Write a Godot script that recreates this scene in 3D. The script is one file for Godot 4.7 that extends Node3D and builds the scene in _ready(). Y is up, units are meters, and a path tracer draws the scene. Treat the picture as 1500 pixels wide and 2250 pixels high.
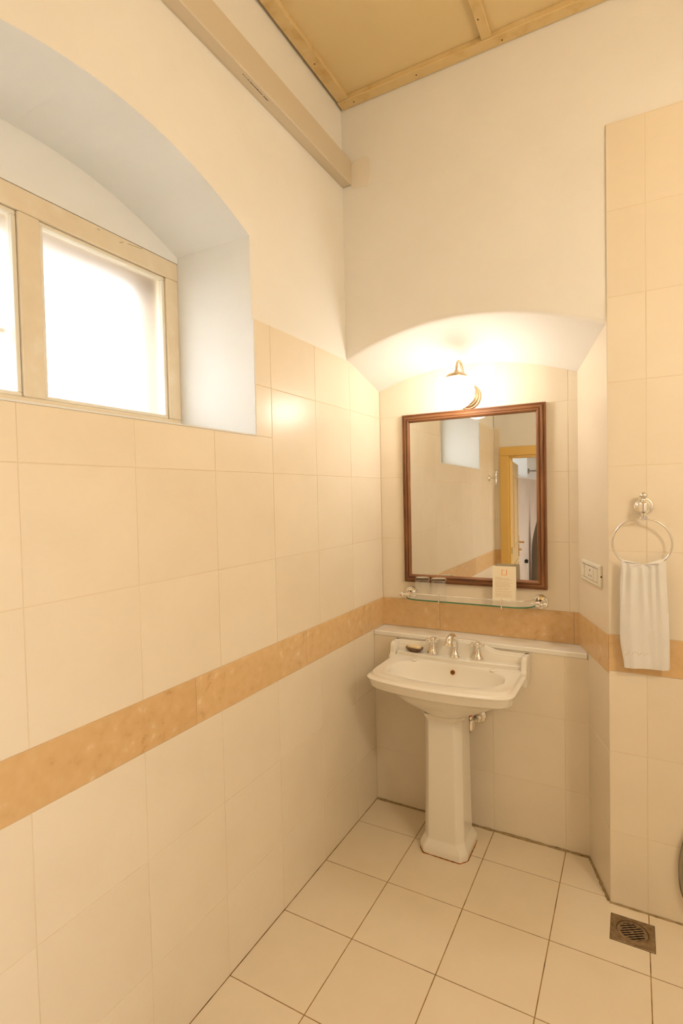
extends Node3D

# ------------------------------------------------------------------ mesh collector
class MB:
	var p := PackedVector3Array()
	var starts: Array[int] = []
	func part() -> void:
		starts.append(p.size())
	func tri(a: Vector3, b: Vector3, c: Vector3) -> void:
		p.append(a); p.append(b); p.append(c)
	func quad(a: Vector3, b: Vector3, c: Vector3, d: Vector3) -> void:
		tri(a, b, c); tri(a, c, d)
	# closed rings joined one after the other
	func loft(rings: Array, cap0 := true, cap1 := true, loop := false) -> void:
		part()
		var n: int = rings[0].size()
		var m: int = rings.size()
		for i in (m if loop else m - 1):
			var r: PackedVector3Array = rings[i]
			var s: PackedVector3Array = rings[(i + 1) % m]
			for j in n:
				var k := (j + 1) % n
				quad(r[j], r[k], s[k], s[j])
		if loop:
			return
		if cap0:
			fan(rings[0], true)
		if cap1:
			fan(rings[m - 1], false)
	func fan(r: PackedVector3Array, rev: bool) -> void:
		var c := Vector3.ZERO
		for v in r:
			c += v
		c /= r.size()
		for j in r.size():
			var k := (j + 1) % r.size()
			if rev:
				tri(c, r[k], r[j])
			else:
				tri(c, r[j], r[k])
	# box with chamfered edges
	func box(c: Vector3, s: Vector3, b := 0.001) -> void:
		var h := s * 0.5
		b = minf(b, minf(h.x, minf(h.y, h.z)) * 0.95)
		var ring := func(y: float, q: float) -> PackedVector3Array:
			var x := h.x - q
			var z := h.z - q
			return PackedVector3Array([c + Vector3(-x + b, y, -z), c + Vector3(x - b, y, -z), c + Vector3(x, y, -z + b), c + Vector3(x, y, z - b), c + Vector3(x - b, y, z), c + Vector3(-x + b, y, z), c + Vector3(-x, y, z - b), c + Vector3(-x, y, -z + b)])
		loft([ring.call(-h.y, b * 0.9), ring.call(-h.y + b, 0.0), ring.call(h.y - b, 0.0), ring.call(h.y, b * 0.9)])
	func circle(c: Vector3, u: Vector3, v: Vector3, r: float, n: int) -> PackedVector3Array:
		var a := PackedVector3Array()
		for j in n:
			var t := TAU * j / n
			a.append(c + (u * cos(t) + v * sin(t)) * r)
		return a
	# profile: [radius, height along axis]
	func lathe(o: Vector3, axis: Vector3, profile: Array, n := 32, loop := false) -> void:
		axis = axis.normalized()
		var u := axis.cross(Vector3(0.31, 0.87, 0.12) if absf(axis.y) < 0.9 else Vector3.RIGHT).normalized()
		var v := axis.cross(u)
		var rings := []
		for q in profile:
			rings.append(circle(o + axis * q[1], u, v, maxf(q[0], 0.00005), n))
		loft(rings, not loop, not loop, loop)
	func ball(o: Vector3, r: float, n := 16, squash := Vector3.ONE) -> void:
		var rings := []
		var m := n / 2
		for i in range(1, m):
			var t := PI * i / m
			var ring := PackedVector3Array()
			for j in n:
				var f := TAU * j / n
				ring.append(o + Vector3(sin(t) * cos(f), -cos(t), sin(t) * sin(f)) * r * squash)
			rings.append(ring)
		loft(rings)
	func tube(pts: PackedVector3Array, radius, n := 12, loop := false) -> void:
		var rings := []
		var u := Vector3.ZERO
		var m := pts.size()
		for i in m:
			var t: Vector3
			if loop:
				t = (pts[(i + 1) % m] - pts[(i - 1 + m) % m]).normalized()
			else:
				t = (pts[mini(i + 1, m - 1)] - pts[maxi(i - 1, 0)]).normalized()
			if u == Vector3.ZERO:
				u = t.cross(Vector3(0.123, 0.456, 0.882)).normalized()
			u = (u - t * u.dot(t)).normalized()
			var r: float = radius[i] if radius is Array or radius is PackedFloat32Array else radius
			rings.append(circle(pts[i], u, t.cross(u), r, n))
		loft(rings, true, true, loop)
	func make(angle := 38.0) -> ArrayMesh:
		# every closed piece turned outwards; Godot's front faces run clockwise
		if starts.is_empty() or starts[0] != 0:
			starts.push_front(0)
		starts.append(p.size())
		var comp := PackedInt32Array()
		comp.resize(p.size() / 3)
		for q in starts.size() - 1:
			var vol := 0.0
			for i in range(starts[q], starts[q + 1], 3):
				vol += (p[i] - p[starts[q]]).dot((p[i + 1] - p[starts[q]]).cross(p[i + 2] - p[starts[q]]))
				comp[i / 3] = q
			if vol > 0.0:
				for i in range(starts[q], starts[q + 1], 3):
					var t := p[i + 1]
					p[i + 1] = p[i + 2]
					p[i + 2] = t
		var fn := PackedVector3Array()
		fn.resize(p.size() / 3)
		var at := {}
		for i in range(0, p.size(), 3):
			fn[i / 3] = (p[i + 2] - p[i]).cross(p[i + 1] - p[i])
			for k in 3:
				var key := Vector4i(roundi(p[i + k].x * 30000.0), roundi(p[i + k].y * 30000.0), roundi(p[i + k].z * 30000.0), comp[i / 3])
				if not at.has(key):
					at[key] = PackedInt32Array()
				at[key].append(i / 3)
		var lim := cos(deg_to_rad(angle))
		var nor := PackedVector3Array()
		nor.resize(p.size())
		var unit := PackedVector3Array()
		for f in fn:
			unit.append(f.normalized())
		for i in p.size():
			var key := Vector4i(roundi(p[i].x * 30000.0), roundi(p[i].y * 30000.0), roundi(p[i].z * 30000.0), comp[i / 3])
			var s := Vector3.ZERO
			var mine := unit[i / 3]
			for f in at[key]:
				if unit[f].dot(mine) > lim:
					s += fn[f]
			nor[i] = s.normalized() if s.length() > 1e-20 else mine
		var arr := []
		arr.resize(Mesh.ARRAY_MAX)
		arr[Mesh.ARRAY_VERTEX] = p
		arr[Mesh.ARRAY_NORMAL] = nor
		var am := ArrayMesh.new()
		am.add_surface_from_arrays(Mesh.PRIMITIVE_TRIANGLES, arr)
		return am

# ------------------------------------------------------------------ node helpers
var M := {}
var rng := RandomNumberGenerator.new()
var tile_meshes := {}
var used := {}

func numbered(n: String) -> String:
	if not used.has(n):
		used[n] = 0
		return n
	used[n] += 1
	return "%s_%03d" % [n, used[n]]

func put(mesh: Mesh, called: String, m: Material, parent: Node = self, label := "") -> MeshInstance3D:
	var o := MeshInstance3D.new()
	o.mesh = mesh
	o.material_override = m
	o.name = numbered(called) if parent == self else called
	if label != "":
		o.set_meta("label", label)
	parent.add_child(o, true)
	return o

func obj(b: MB, called: String, m: Material, parent: Node = self, label := "", angle := 38.0) -> MeshInstance3D:
	return put(b.make(angle), called, m, parent, label)

func tag(o: Node, label: String, category: String, group := "") -> Node:
	o.set_meta("label", label)
	o.set_meta("category", category)
	if group != "":
		o.set_meta("group", group)
	return o

func thing(called: String, label: String, category: String, at: Vector3, group := "") -> Node3D:
	var o := Node3D.new()
	o.name = numbered(called)
	add_child(o)
	o.position = at
	tag(o, label, category, group)
	return o

func structure(o: Node, label: String) -> Node:
	o.set_meta("kind", "structure")
	o.set_meta("label", label)
	return o

func mat(c: Color, rough := 0.5, metal := 0.0) -> StandardMaterial3D:
	var m := StandardMaterial3D.new()
	m.albedo_color = c
	m.roughness = rough
	m.metallic = metal
	m.metallic_specular = 0.5
	return m

func noise_tex(seed_: int, freq: float, ramp: Gradient, size := 256, octaves := 4, kind := FastNoiseLite.TYPE_SIMPLEX_SMOOTH, stretch := Vector2.ONE) -> ImageTexture:
	var f := FastNoiseLite.new()
	f.seed = seed_
	f.noise_type = kind
	f.frequency = freq
	f.fractal_octaves = octaves
	var im := Image.create(size, size, false, Image.FORMAT_RGB8)
	for y in size:
		for x in size:
			# blend two shifted copies so that the pattern repeats without a seam
			var u := float(x) / size
			var v := float(y) / size
			var a := f.get_noise_2d(x * stretch.x, y * stretch.y)
			var b := f.get_noise_2d((x - size) * stretch.x, y * stretch.y)
			var c := f.get_noise_2d(x * stretch.x, (y - size) * stretch.y)
			var d := f.get_noise_2d((x - size) * stretch.x, (y - size) * stretch.y)
			var n := lerpf(lerpf(a, b, u), lerpf(c, d, u), v)
			im.set_pixel(x, y, ramp.sample(clampf(n * 0.9 + 0.5, 0.0, 1.0)))
	return ImageTexture.create_from_image(im)

func ramp(stops: Array) -> Gradient:
	var g := Gradient.new()
	var offs := PackedFloat32Array()
	var cols := PackedColorArray()
	for s in stops:
		offs.append(s[0])
		cols.append(s[1])
	g.offsets = offs
	g.colors = cols
	return g

func textured(m: StandardMaterial3D, t: Texture2D, scale: Vector3, world := false) -> StandardMaterial3D:
	m.albedo_texture = t
	m.uv1_triplanar = true
	m.uv1_world_triplanar = world
	m.uv1_scale = scale
	return m

func relief(m: StandardMaterial3D, t: Texture2D, depth_cm: float) -> StandardMaterial3D:
	m.heightmap_enabled = true
	m.heightmap_texture = t
	m.heightmap_scale = depth_cm
	return m

func spline(pts: Array, per := 8) -> PackedVector3Array:
	var out := PackedVector3Array()
	for i in pts.size() - 1:
		var a: Vector3 = pts[maxi(i - 1, 0)]
		var b: Vector3 = pts[i]
		var c: Vector3 = pts[i + 1]
		var d: Vector3 = pts[mini(i + 2, pts.size() - 1)]
		for k in per:
			out.append(b.cubic_interpolate(c, a, d, float(k) / per))
	out.append(pts[pts.size() - 1])
	return out

# one tile: a slab with chamfered face, face at local z = 0
func tile_mesh(w: float, h: float, t: float, c := 0.0012) -> ArrayMesh:
	var key := Vector4i(roundi(w * 4000), roundi(h * 4000), roundi(t * 4000), roundi(c * 10000))
	if not tile_meshes.has(key):
		var b := MB.new()
		var ring := func(z: float, q: float) -> PackedVector3Array:
			var x := w * 0.5 - q
			var y := h * 0.5 - q
			return PackedVector3Array([Vector3(-x, -y, z), Vector3(x, -y, z), Vector3(x, y, z), Vector3(-x, y, z)])
		b.loft([ring.call(-t, 0.0), ring.call(-c, 0.0), ring.call(-c * 0.3, c * 0.3), ring.call(0.0, c)])
		tile_meshes[key] = b.make(60.0)
	return tile_meshes[key]

func tile_grid(parent: Node, o: Vector3, u: Vector3, v: Vector3, n: Vector3, us: Array, vs: Array, mats: Array, gap := 0.0018, t := 0.008, hole := Rect2(), tilt := 0.0022, called := "tile") -> void:
	for i in us.size() - 1:
		for j in vs.size() - 1:
			var rects := [Rect2(us[i], vs[j], us[i + 1] - us[i], vs[j + 1] - vs[j])]
			if hole.size.x > 0.0 and rects[0].intersects(hole):
				var r: Rect2 = rects[0]
				var cut := r.intersection(hole)
				rects = []
				if cut.position.y - r.position.y > 0.01:
					rects.append(Rect2(r.position.x, r.position.y, r.size.x, cut.position.y - r.position.y))
				elif cut.position.x - r.position.x > 0.01:
					rects.append(Rect2(r.position.x, r.position.y, cut.position.x - r.position.x, r.size.y))
				if r.end.x - cut.end.x > 0.01:
					rects.append(Rect2(cut.end.x, r.position.y, r.end.x - cut.end.x, r.size.y))
				if cut.position.y - r.position.y > 0.01 and cut.position.x - r.position.x > 0.01:
					rects.append(Rect2(r.position.x, cut.position.y, cut.position.x - r.position.x, r.end.y - cut.position.y))
			for r: Rect2 in rects:
				var w := r.size.x - gap
				var h := r.size.y - gap
				if w < 0.004 or h < 0.004:
					continue
				var e := put(tile_mesh(w, h, t), called, mats[rng.randi() % mats.size()], parent)
				var c := r.get_center()
				var right := u if u.cross(v).dot(n) > 0.0 else -u
				var b := Basis(right, v, n)
				b = b.rotated(v, rng.randf_range(-tilt, tilt)).rotated(u, rng.randf_range(-tilt, tilt))
				e.transform = Transform3D(b, o + u * c.x + v * c.y)

func steps(from: float, to: float, joints: Array) -> Array:
	var a := [from]
	for q in joints:
		if q > from + 0.003 and q < to - 0.003:
			a.append(q)
	a.append(to)
	return a

# heights of the wall-tile joints
const ROWS := [0.0, 0.262, 0.557, 0.849, 0.987, 1.289, 1.595, 1.897, 2.191, 2.489, 2.79]
const BAND0 := 0.849
const BAND1 := 0.987
const CEIL := 3.215
const ZF := 0.338          # plaster face over the washbasin recess
const ROOM_X := 2.25
const ROOM_Z := 2.66
const WIN0 := 1.018        # bathroom window opening along the left wall
const WIN1 := 2.118
const SILL := 1.722
const FLOOR_X := [0.2785, 0.5750, 0.8715, 1.168, 1.4645, 1.761, 2.0575]

func wall_rows(from: float, to: float) -> Array:
	return steps(from, to, ROWS)

func zcols(from: float, to: float) -> Array:
	var a := []
	for k in 12:
		a.append(0.3235 + 0.3 * k)
	return steps(from, to, a)

func _ready() -> void:
	rng.seed = 41
	camera_and_light()
	materials()
	left_wall()
	window("window_1", WIN0, "frosted two-pane timber window deep in the arched recess of the tiled wall")
	window("window_2", 3.44, "frosted window of the room behind the door, seen only in the mirror")
	back_wall()
	right_pillar()
	floor_and_ceiling()
	other_walls()
	cable_duct()
	sink()
	faucet()
	soap()
	mirror()
	wall_lamps()
	shelf()
	tumblers()
	notice_card()
	socket_plate()
	towel_ring()
	floor_drain()
	bidet_hose()
	trap()
	mirror_world()

# ------------------------------------------------------------------ camera, sky, lamp colours, exposure
const LAMP_COLOR := Color(1.0, 0.98, 0.955)
const LAMP_ENERGY := 0.112
const UNSEEN_LAMP_COLOR := Color(1.0, 0.925, 0.815)  # for the lamp out of view on the right wall
const UNSEEN_LAMP_ENERGY := 0.74

func camera_and_light() -> void:
	var cam := Camera3D.new()
	cam.name = "camera"
	cam.projection = Camera3D.PROJECTION_PERSPECTIVE
	cam.keep_aspect = Camera3D.KEEP_HEIGHT
	cam.fov = rad_to_deg(2.0 * atan(1125.0 / 1168.8876))
	cam.near = 0.03
	cam.far = 200.0
	add_child(cam)
	cam.transform = Transform3D(Basis(Vector3(0.876523, -0.021703, -0.48087), Vector3(0.004346, 0.999299, -0.037179), Vector3(0.48134, 0.030498, 0.876003)).orthonormalized(), Vector3(1.12761, 1.51078, 2.47623))
	cam.current = true
	var env := Environment.new()
	env.background_mode = Environment.BG_SKY
	var sky := Sky.new()
	var sm := ProceduralSkyMaterial.new()      # bright overcast
	sm.sky_top_color = Color(0.98, 0.99, 1.0)
	sm.sky_horizon_color = Color(1.0, 1.0, 1.0)
	sm.sky_curve = 0.3
	sm.ground_bottom_color = Color(0.52, 0.51, 0.48)
	sm.ground_horizon_color = Color(0.62, 0.61, 0.58)
	sm.sky_energy_multiplier = 1.0
	sky.sky_material = sm
	env.sky = sky
	env.background_energy_multiplier = 10.5
	env.tonemap_mode = Environment.TONE_MAPPER_LINEAR
	env.tonemap_exposure = 1.14
	env.sdfgi_enabled = true
	env.ssao_enabled = true
	env.ssil_enabled = true
	var we := WorldEnvironment.new()
	we.name = "world_environment"
	we.environment = env
	add_child(we)

func materials() -> void:
	var grain := noise_tex(3, 0.06, ramp([[0.0, Color(0.42, 0.42, 0.42)], [1.0, Color(0.58, 0.58, 0.58)]]), 256, 4)
	var soft := noise_tex(8, 0.012, ramp([[0.0, Color(0.982, 0.979, 0.974)], [0.5, Color(0.992, 0.991, 0.989)], [1.0, Color(1, 1, 1)]]), 256, 4)
	M.tiles = []
	for k in 4:
		var t := mat(Color(0.955, 0.905, 0.815).lerp(Color(0.945, 0.893, 0.80), k / 3.0), 0.27)
		textured(t, soft, Vector3(1.3, 1.3, 1.3), true)
		M.tiles.append(t)
	M.floor_tiles = []
	for k in 4:
		var t := mat(Color(0.965, 0.91, 0.81).lerp(Color(0.955, 0.898, 0.795), k / 3.0), 0.42)
		textured(t, soft, Vector3(1.7, 1.7, 1.7), true)
		M.floor_tiles.append(t)
	M.grout = mat(Color(0.91, 0.84, 0.72), 0.85)
	M.floor_grout = mat(Color(1, 1, 1), 0.9)
	textured(M.floor_grout, noise_tex(21, 0.03, ramp([[0.0, Color(0.38, 0.28, 0.17)], [0.4, Color(0.64, 0.49, 0.31)], [1.0, Color(0.78, 0.65, 0.47)]]), 256, 5), Vector3(1.6, 1.6, 1.6), true)
	M.sealant = mat(Color(1, 1, 1), 0.8)
	textured(M.sealant, noise_tex(22, 0.04, ramp([[0.0, Color(0.30, 0.24, 0.15)], [0.3, Color(0.58, 0.49, 0.34)], [0.7, Color(0.70, 0.61, 0.46)], [1.0, Color(0.77, 0.68, 0.53)]]), 256, 5), Vector3(2.2, 2.2, 2.2), true)
	M.rust = mat(Color(1, 1, 1), 0.85)
	textured(M.rust, noise_tex(23, 0.05, ramp([[0.0, Color(0.36, 0.18, 0.05)], [0.5, Color(0.62, 0.36, 0.13)], [1.0, Color(0.80, 0.58, 0.32)]]), 128, 4), Vector3(4, 4, 4), true)
	var marble := noise_tex(31, 0.022, ramp([[0.0, Color(0.84, 0.69, 0.49)], [0.25, Color(0.895, 0.755, 0.555)], [0.6, Color(0.91, 0.775, 0.575)], [0.85, Color(0.92, 0.79, 0.60)], [1.0, Color(0.955, 0.86, 0.70)]]), 512, 6)
	M.bands = []
	for k in 3:
		var t := mat(Color(1, 1, 1).lerp(Color(0.95, 0.93, 0.90), k / 2.0), 0.24)
		textured(t, marble, Vector3(1.9, 1.9, 1.9), true)
		t.uv1_offset = Vector3(0.31, 0.17, 0.53) * k
		M.bands.append(t)
	M.plaster = relief(textured(mat(Color(0.96, 0.945, 0.915), 0.8), soft, Vector3(0.7, 0.7, 0.7), true), grain, 0.05)
	M.white_plaster = relief(textured(mat(Color(0.93, 0.93, 0.92), 0.75), soft, Vector3(0.7, 0.7, 0.7), true), grain, 0.05)
	M.outer_plaster = mat(Color(0.61, 0.54, 0.46), 0.85)
	M.hall_plaster = textured(mat(Color(0.87, 0.79, 0.71), 0.8), soft, Vector3(0.7, 0.7, 0.7), true)
	M.ceiling = textured(mat(Color(0.90, 0.81, 0.61), 0.8), soft, Vector3(0.9, 0.9, 0.9), true)
	M.batten = textured(mat(Color(1, 1, 1), 0.7), noise_tex(41, 0.03, ramp([[0.0, Color(0.80, 0.67, 0.44)], [0.4, Color(0.865, 0.755, 0.535)], [0.75, Color(0.875, 0.77, 0.56)], [1.0, Color(0.92, 0.85, 0.70)]]), 256, 5), Vector3(1.2, 1.2, 1.2), true)
	M.frame_paint = textured(mat(Color(1, 1, 1), 0.55), noise_tex(43, 0.02, ramp([[0.0, Color(0.895, 0.83, 0.715)], [0.6, Color(0.91, 0.85, 0.74)], [1.0, Color(0.93, 0.885, 0.80)]]), 256, 5), Vector3(2, 2, 2), true)
	M.bead = mat(Color(0.92, 0.89, 0.82), 0.5)
	M.duct = mat(Color(0.84, 0.785, 0.69), 0.45)
	M.patch = mat(Color(0.93, 0.895, 0.835), 0.8)
	M.ink = mat(Color(0.20, 0.17, 0.13), 0.7)
	M.dark = mat(Color(0.03, 0.027, 0.022), 0.9)
	M.crack = mat(Color(0.34, 0.26, 0.16), 0.9)
	M.ceramic = mat(Color(0.955, 0.93, 0.875), 0.10)
	M.ceramic.clearcoat_enabled = true
	M.ceramic.clearcoat = 0.4
	M.ceramic.clearcoat_roughness = 0.04
	M.ledge = mat(Color(0.955, 0.94, 0.90), 0.25)  # whiter than the tiles: the lit edge is put into the colour
	M.chrome = mat(Color(0.93, 0.92, 0.90), 0.07, 1.0)
	M.nickel = mat(Color(0.83, 0.74, 0.60), 0.32, 1.0)
	M.steel = relief(textured(mat(Color(1, 1, 1), 0.42, 0.85), noise_tex(51, 0.05, ramp([[0.0, Color(0.50, 0.42, 0.32)], [0.5, Color(0.60, 0.52, 0.42)], [1.0, Color(0.68, 0.61, 0.51)]]), 256, 5), Vector3(3, 3, 3)), grain, 0.02)
	M.hose = mat(Color(0.62, 0.60, 0.56), 0.25, 1.0)
	M.mirror = mat(Color(0.90, 0.90, 0.885), 0.015, 1.0)
	var wood := ramp([[0.0, Color(0.28, 0.165, 0.09)], [0.3, Color(0.44, 0.27, 0.155)], [0.55, Color(0.53, 0.345, 0.20)], [0.8, Color(0.60, 0.41, 0.25)], [1.0, Color(0.68, 0.50, 0.33)]])
	var wood_across := noise_tex(61, 0.05, wood, 256, 5, FastNoiseLite.TYPE_SIMPLEX_SMOOTH, Vector2(0.12, 1.6))
	var wood_up := noise_tex(62, 0.05, wood, 256, 5, FastNoiseLite.TYPE_SIMPLEX_SMOOTH, Vector2(1.6, 0.12))
	M.wood_across = textured(mat(Color(1, 1, 1), 0.33), wood_across, Vector3(2.2, 2.2, 2.2))
	M.wood_up = textured(mat(Color(1, 1, 1), 0.33), wood_up, Vector3(2.2, 2.2, 2.2))
	M.globe = mat(Color(1.0, 0.98, 0.94), 0.25)
	M.globe.emission_enabled = true
	M.globe.emission = Color(1.0, 0.97, 0.93)
	M.globe.emission_energy_multiplier = 1.4
	M.frosted = StandardMaterial3D.new()
	M.frosted.transparency = BaseMaterial3D.TRANSPARENCY_ALPHA
	M.frosted.albedo_color = Color(0.99, 0.99, 0.985, 0.0)
	M.frosted.roughness = 0.36
	M.frosted.refraction_enabled = true
	M.frosted.refraction_scale = 0.045
	M.glass = StandardMaterial3D.new()
	M.glass.transparency = BaseMaterial3D.TRANSPARENCY_ALPHA
	M.glass.albedo_color = Color(0.985, 0.995, 0.99, 0.0)
	M.glass.roughness = 0.0
	M.glass.refraction_enabled = true
	M.glass.refraction_scale = 0.05
	M.clear = StandardMaterial3D.new()
	M.clear.transparency = BaseMaterial3D.TRANSPARENCY_ALPHA
	M.clear.albedo_color = Color(0.93, 0.95, 0.93, 0.05)
	M.clear.roughness = 0.0
	M.glass_edge = mat(Color(0.30, 0.50, 0.36), 0.12)
	M.plastic = mat(Color(0.94, 0.91, 0.84), 0.3)
	M.card = mat(Color(0.95, 0.90, 0.79), 0.5)
	M.towel = relief(mat(Color(0.945, 0.93, 0.905), 0.95), noise_tex(71, 0.35, ramp([[0.0, Color(0, 0, 0)], [1.0, Color(1, 1, 1)]]), 256, 2), 0.15)
	M.towel.uv1_triplanar = true
	M.towel.uv1_scale = Vector3(9, 9, 9)
	M.towel.rim_enabled = true
	M.towel.rim = 0.5
	M.towel_mark = mat(Color(0.90, 0.85, 0.80), 0.95)
	M.soap = mat(Color(0.93, 0.86, 0.70), 0.35)
	M.dish = mat(Color(0.42, 0.29, 0.17), 0.22)
	M.red = mat(Color(0.80, 0.16, 0.04), 0.5)
	M.orange = mat(Color(0.93, 0.55, 0.30), 0.6)
	M.door_frame = mat(Color(0.92, 0.76, 0.42), 0.45)
	M.door_leaf = mat(Color(0.86, 0.74, 0.52), 0.45)
	M.brass = mat(Color(0.85, 0.66, 0.38), 0.25, 1.0)
	M.cloth_grey = mat(Color(0.50, 0.45, 0.39), 0.95)

# ------------------------------------------------------------------ structure
func csg_box(parent: Node, lo: Vector3, hi: Vector3, m: Material, cut := false) -> CSGBox3D:
	var b := CSGBox3D.new()
	b.size = hi - lo
	b.position = (lo + hi) * 0.5
	b.material = m
	if cut:
		b.operation = CSGShape3D.OPERATION_SUBTRACTION
	parent.add_child(b, true)
	return b

func left_wall() -> void:
	var w := CSGCombiner3D.new()
	w.name = "wall_left"
	add_child(w)
	structure(w, "cream plastered left wall, tiled below, with an arched window recess")
	csg_box(w, Vector3(-0.62, -0.1, -0.3), Vector3(-0.006, CEIL + 0.15, 5.8), M.plaster)
	for z0 in [WIN0, 3.44]:
		# recess with a segmental arch
		var poly := PackedVector2Array()
		var half: float = (WIN1 - WIN0) * 0.5
		poly.append(Vector2(-half, SILL))
		for k in 25:
			var s: float = -half + 2.0 * half * k / 24.0
			poly.append(Vector2(s, 2.396 + 0.136 * (1.0 - (s / half) * (s / half))))
		poly.append(Vector2(half, SILL))
		var cut := CSGPolygon3D.new()
		cut.polygon = poly
		cut.mode = CSGPolygon3D.MODE_DEPTH
		cut.depth = 0.5
		cut.smooth_faces = false
		cut.operation = CSGShape3D.OPERATION_SUBTRACTION
		cut.material = M.white_plaster
		w.add_child(cut, true)
		# polygon x runs along world z, extrusion from x = 0.16 to x = -0.34
		cut.transform = Transform3D(Basis(Vector3(0, 0, -1), Vector3(0, 1, 0), Vector3(1, 0, 0)), Vector3(0.16, 0, z0 + half))
		csg_box(w, Vector3(-0.405, SILL + 0.0001, z0 + 0.0001), Vector3(-0.33, 2.375, z0 + 2.0 * half - 0.0001), M.white_plaster, true)
		csg_box(w, Vector3(-0.7, 1.75, z0 + 0.012), Vector3(-0.40, 2.318, z0 + 2.0 * half - 0.012), M.outer_plaster, true)
	# joints behind the tiles
	var g := MB.new()
	for r in [[0.0, 0.0, 2.119, WIN0], [0.0, WIN0, SILL - 0.001, WIN1], [0.0, WIN1, 2.119, ROOM_Z]]:
		g.box(Vector3(-0.005, (r[0] + r[2]) * 0.5, (r[1] + r[3]) * 0.5), Vector3(0.0076, r[2] - r[0], r[3] - r[1]), 0.0002)
	obj(g, "grout", M.grout, w)
	var hole := Rect2(WIN0, SILL, WIN1 - WIN0, 2.0)
	tile_grid(w, Vector3.ZERO, Vector3.BACK, Vector3.UP, Vector3.RIGHT, zcols(0.0, ROOM_Z), wall_rows(0.0, BAND0), M.tiles)
	tile_grid(w, Vector3.ZERO, Vector3.BACK, Vector3.UP, Vector3.RIGHT, zcols(0.0, ROOM_Z), wall_rows(BAND1, 2.12), M.tiles, 0.0018, 0.008, hole)
	tile_grid(w, Vector3(0.002, 0, 0), Vector3.BACK, Vector3.UP, Vector3.RIGHT, steps(0.0, ROOM_Z, [0.135, 0.735, 1.335, 1.935, 2.535]), [BAND0, BAND1], M.bands, 0.001, 0.011, Rect2(), 0.001, "border_slab")
	# white edging strip beside the window
	var e := MB.new()
	e.box(Vector3(-0.003, (SILL + 2.12) * 0.5, WIN0 - 0.001), Vector3(0.012, 2.12 - SILL, 0.006), 0.001)
	e.box(Vector3(-0.003, SILL + 0.001, (WIN0 + WIN1) * 0.5), Vector3(0.012, 0.005, WIN1 - WIN0), 0.001)
	obj(e, "edging_strip", M.white_plaster, w, "white edging round the window recess")

func window(called: String, z0: float, label: String) -> void:
	var w := Node3D.new()
	w.name = called
	add_child(w)
	structure(w, label)
	w.position = Vector3(-0.37, SILL, z0)
	var width := WIN1 - WIN0
	var top := 2.374 - SILL
	var rail := func(called_: String, a: Vector3, b: Vector3, m: Material) -> void:
		var q := MB.new()
		q.box((a + b) * 0.5, (b - a).abs(), 0.003)
		obj(q, called_, m, w)
	rail.call("frame_head", Vector3(-0.03, 2.310 - SILL, 0.0), Vector3(0.03, top, width), M.frame_paint)
	rail.call("frame_sill", Vector3(-0.03, 0.0, 0.0), Vector3(0.03, 1.802 - SILL, width), M.frame_paint)
	rail.call("frame_jamb", Vector3(-0.03, 1.8025 - SILL, 0.0), Vector3(0.029, 2.3095 - SILL, 0.056), M.frame_paint)
	rail.call("frame_jamb", Vector3(-0.03, 1.8025 - SILL, width - 0.056), Vector3(0.029, 2.3095 - SILL, width), M.frame_paint)
	rail.call("mullion", Vector3(-0.03, 1.8025 - SILL, 0.520), Vector3(0.029, 2.3095 - SILL, 0.582), M.frame_paint)
	for s in [[0.057, 0.519], [0.583, width - 0.057]]:
		var b := MB.new()
		var y0 := 1.803 - SILL
		var y1 := 2.309 - SILL
		b.box(Vector3(0.012, y0 + 0.006, (s[0] + s[1]) * 0.5), Vector3(0.018, 0.012, s[1] - s[0]), 0.002)
		b.box(Vector3(0.012, y1 - 0.006, (s[0] + s[1]) * 0.5), Vector3(0.018, 0.012, s[1] - s[0]), 0.002)
		b.box(Vector3(0.012, (y0 + y1) * 0.5, s[0] + 0.006), Vector3(0.018, y1 - y0 - 0.024, 0.012), 0.002)
		b.box(Vector3(0.012, (y0 + y1) * 0.5, s[1] - 0.006), Vector3(0.018, y1 - y0 - 0.024, 0.012), 0.002)
		obj(b, "glazing_bead", M.bead, w, "pale bead round the pane")
		var g := MB.new()
		g.box(Vector3(0.0, (y0 + y1) * 0.5, (s[0] + s[1]) * 0.5), Vector3(0.005, y1 - y0 - 0.002, s[1] - s[0] - 0.002), 0.0005)
		obj(g, "pane", M.frosted, w, "frosted glass pane")
	# latch on the outside of the left pane, seen as a blur
	var l := MB.new()
	l.box(Vector3(-0.022, 0.262, 0.616), Vector3(0.02, 0.02, 0.035), 0.004)
	l.tube(PackedVector3Array([Vector3(-0.024, 0.255, 0.63), Vector3(-0.03, 0.225, 0.632)]), 0.006, 8)
	obj(l, "latch", M.bead, w)
	# cracks and chips in the paint of the head rail
	for c in [[0.19, 0.643, 0.060, 0.0007, 0.10], [0.245, 0.634, 0.016, 0.0010, 0.45], [0.33, 0.640, 0.010, 0.0008, -0.2]]:
		var q := MB.new()
		q.box(Vector3.ZERO, Vector3(0.0016, c[3], c[2]), 0.0003)
		var o := obj(q, "paint_crack", M.crack, w)
		o.position = Vector3(0.0301, c[1], c[0])
		o.rotation.x = c[4]

func front_arch(x: float) -> float:
	var d := x - 0.485
	return 2.220 - (0.428 if d < 0 else 0.394) * d * d

func back_arch(x: float) -> float:
	var d := x - 0.42
	return 2.113 - (0.466 if d < 0 else 0.398) * d * d

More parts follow.
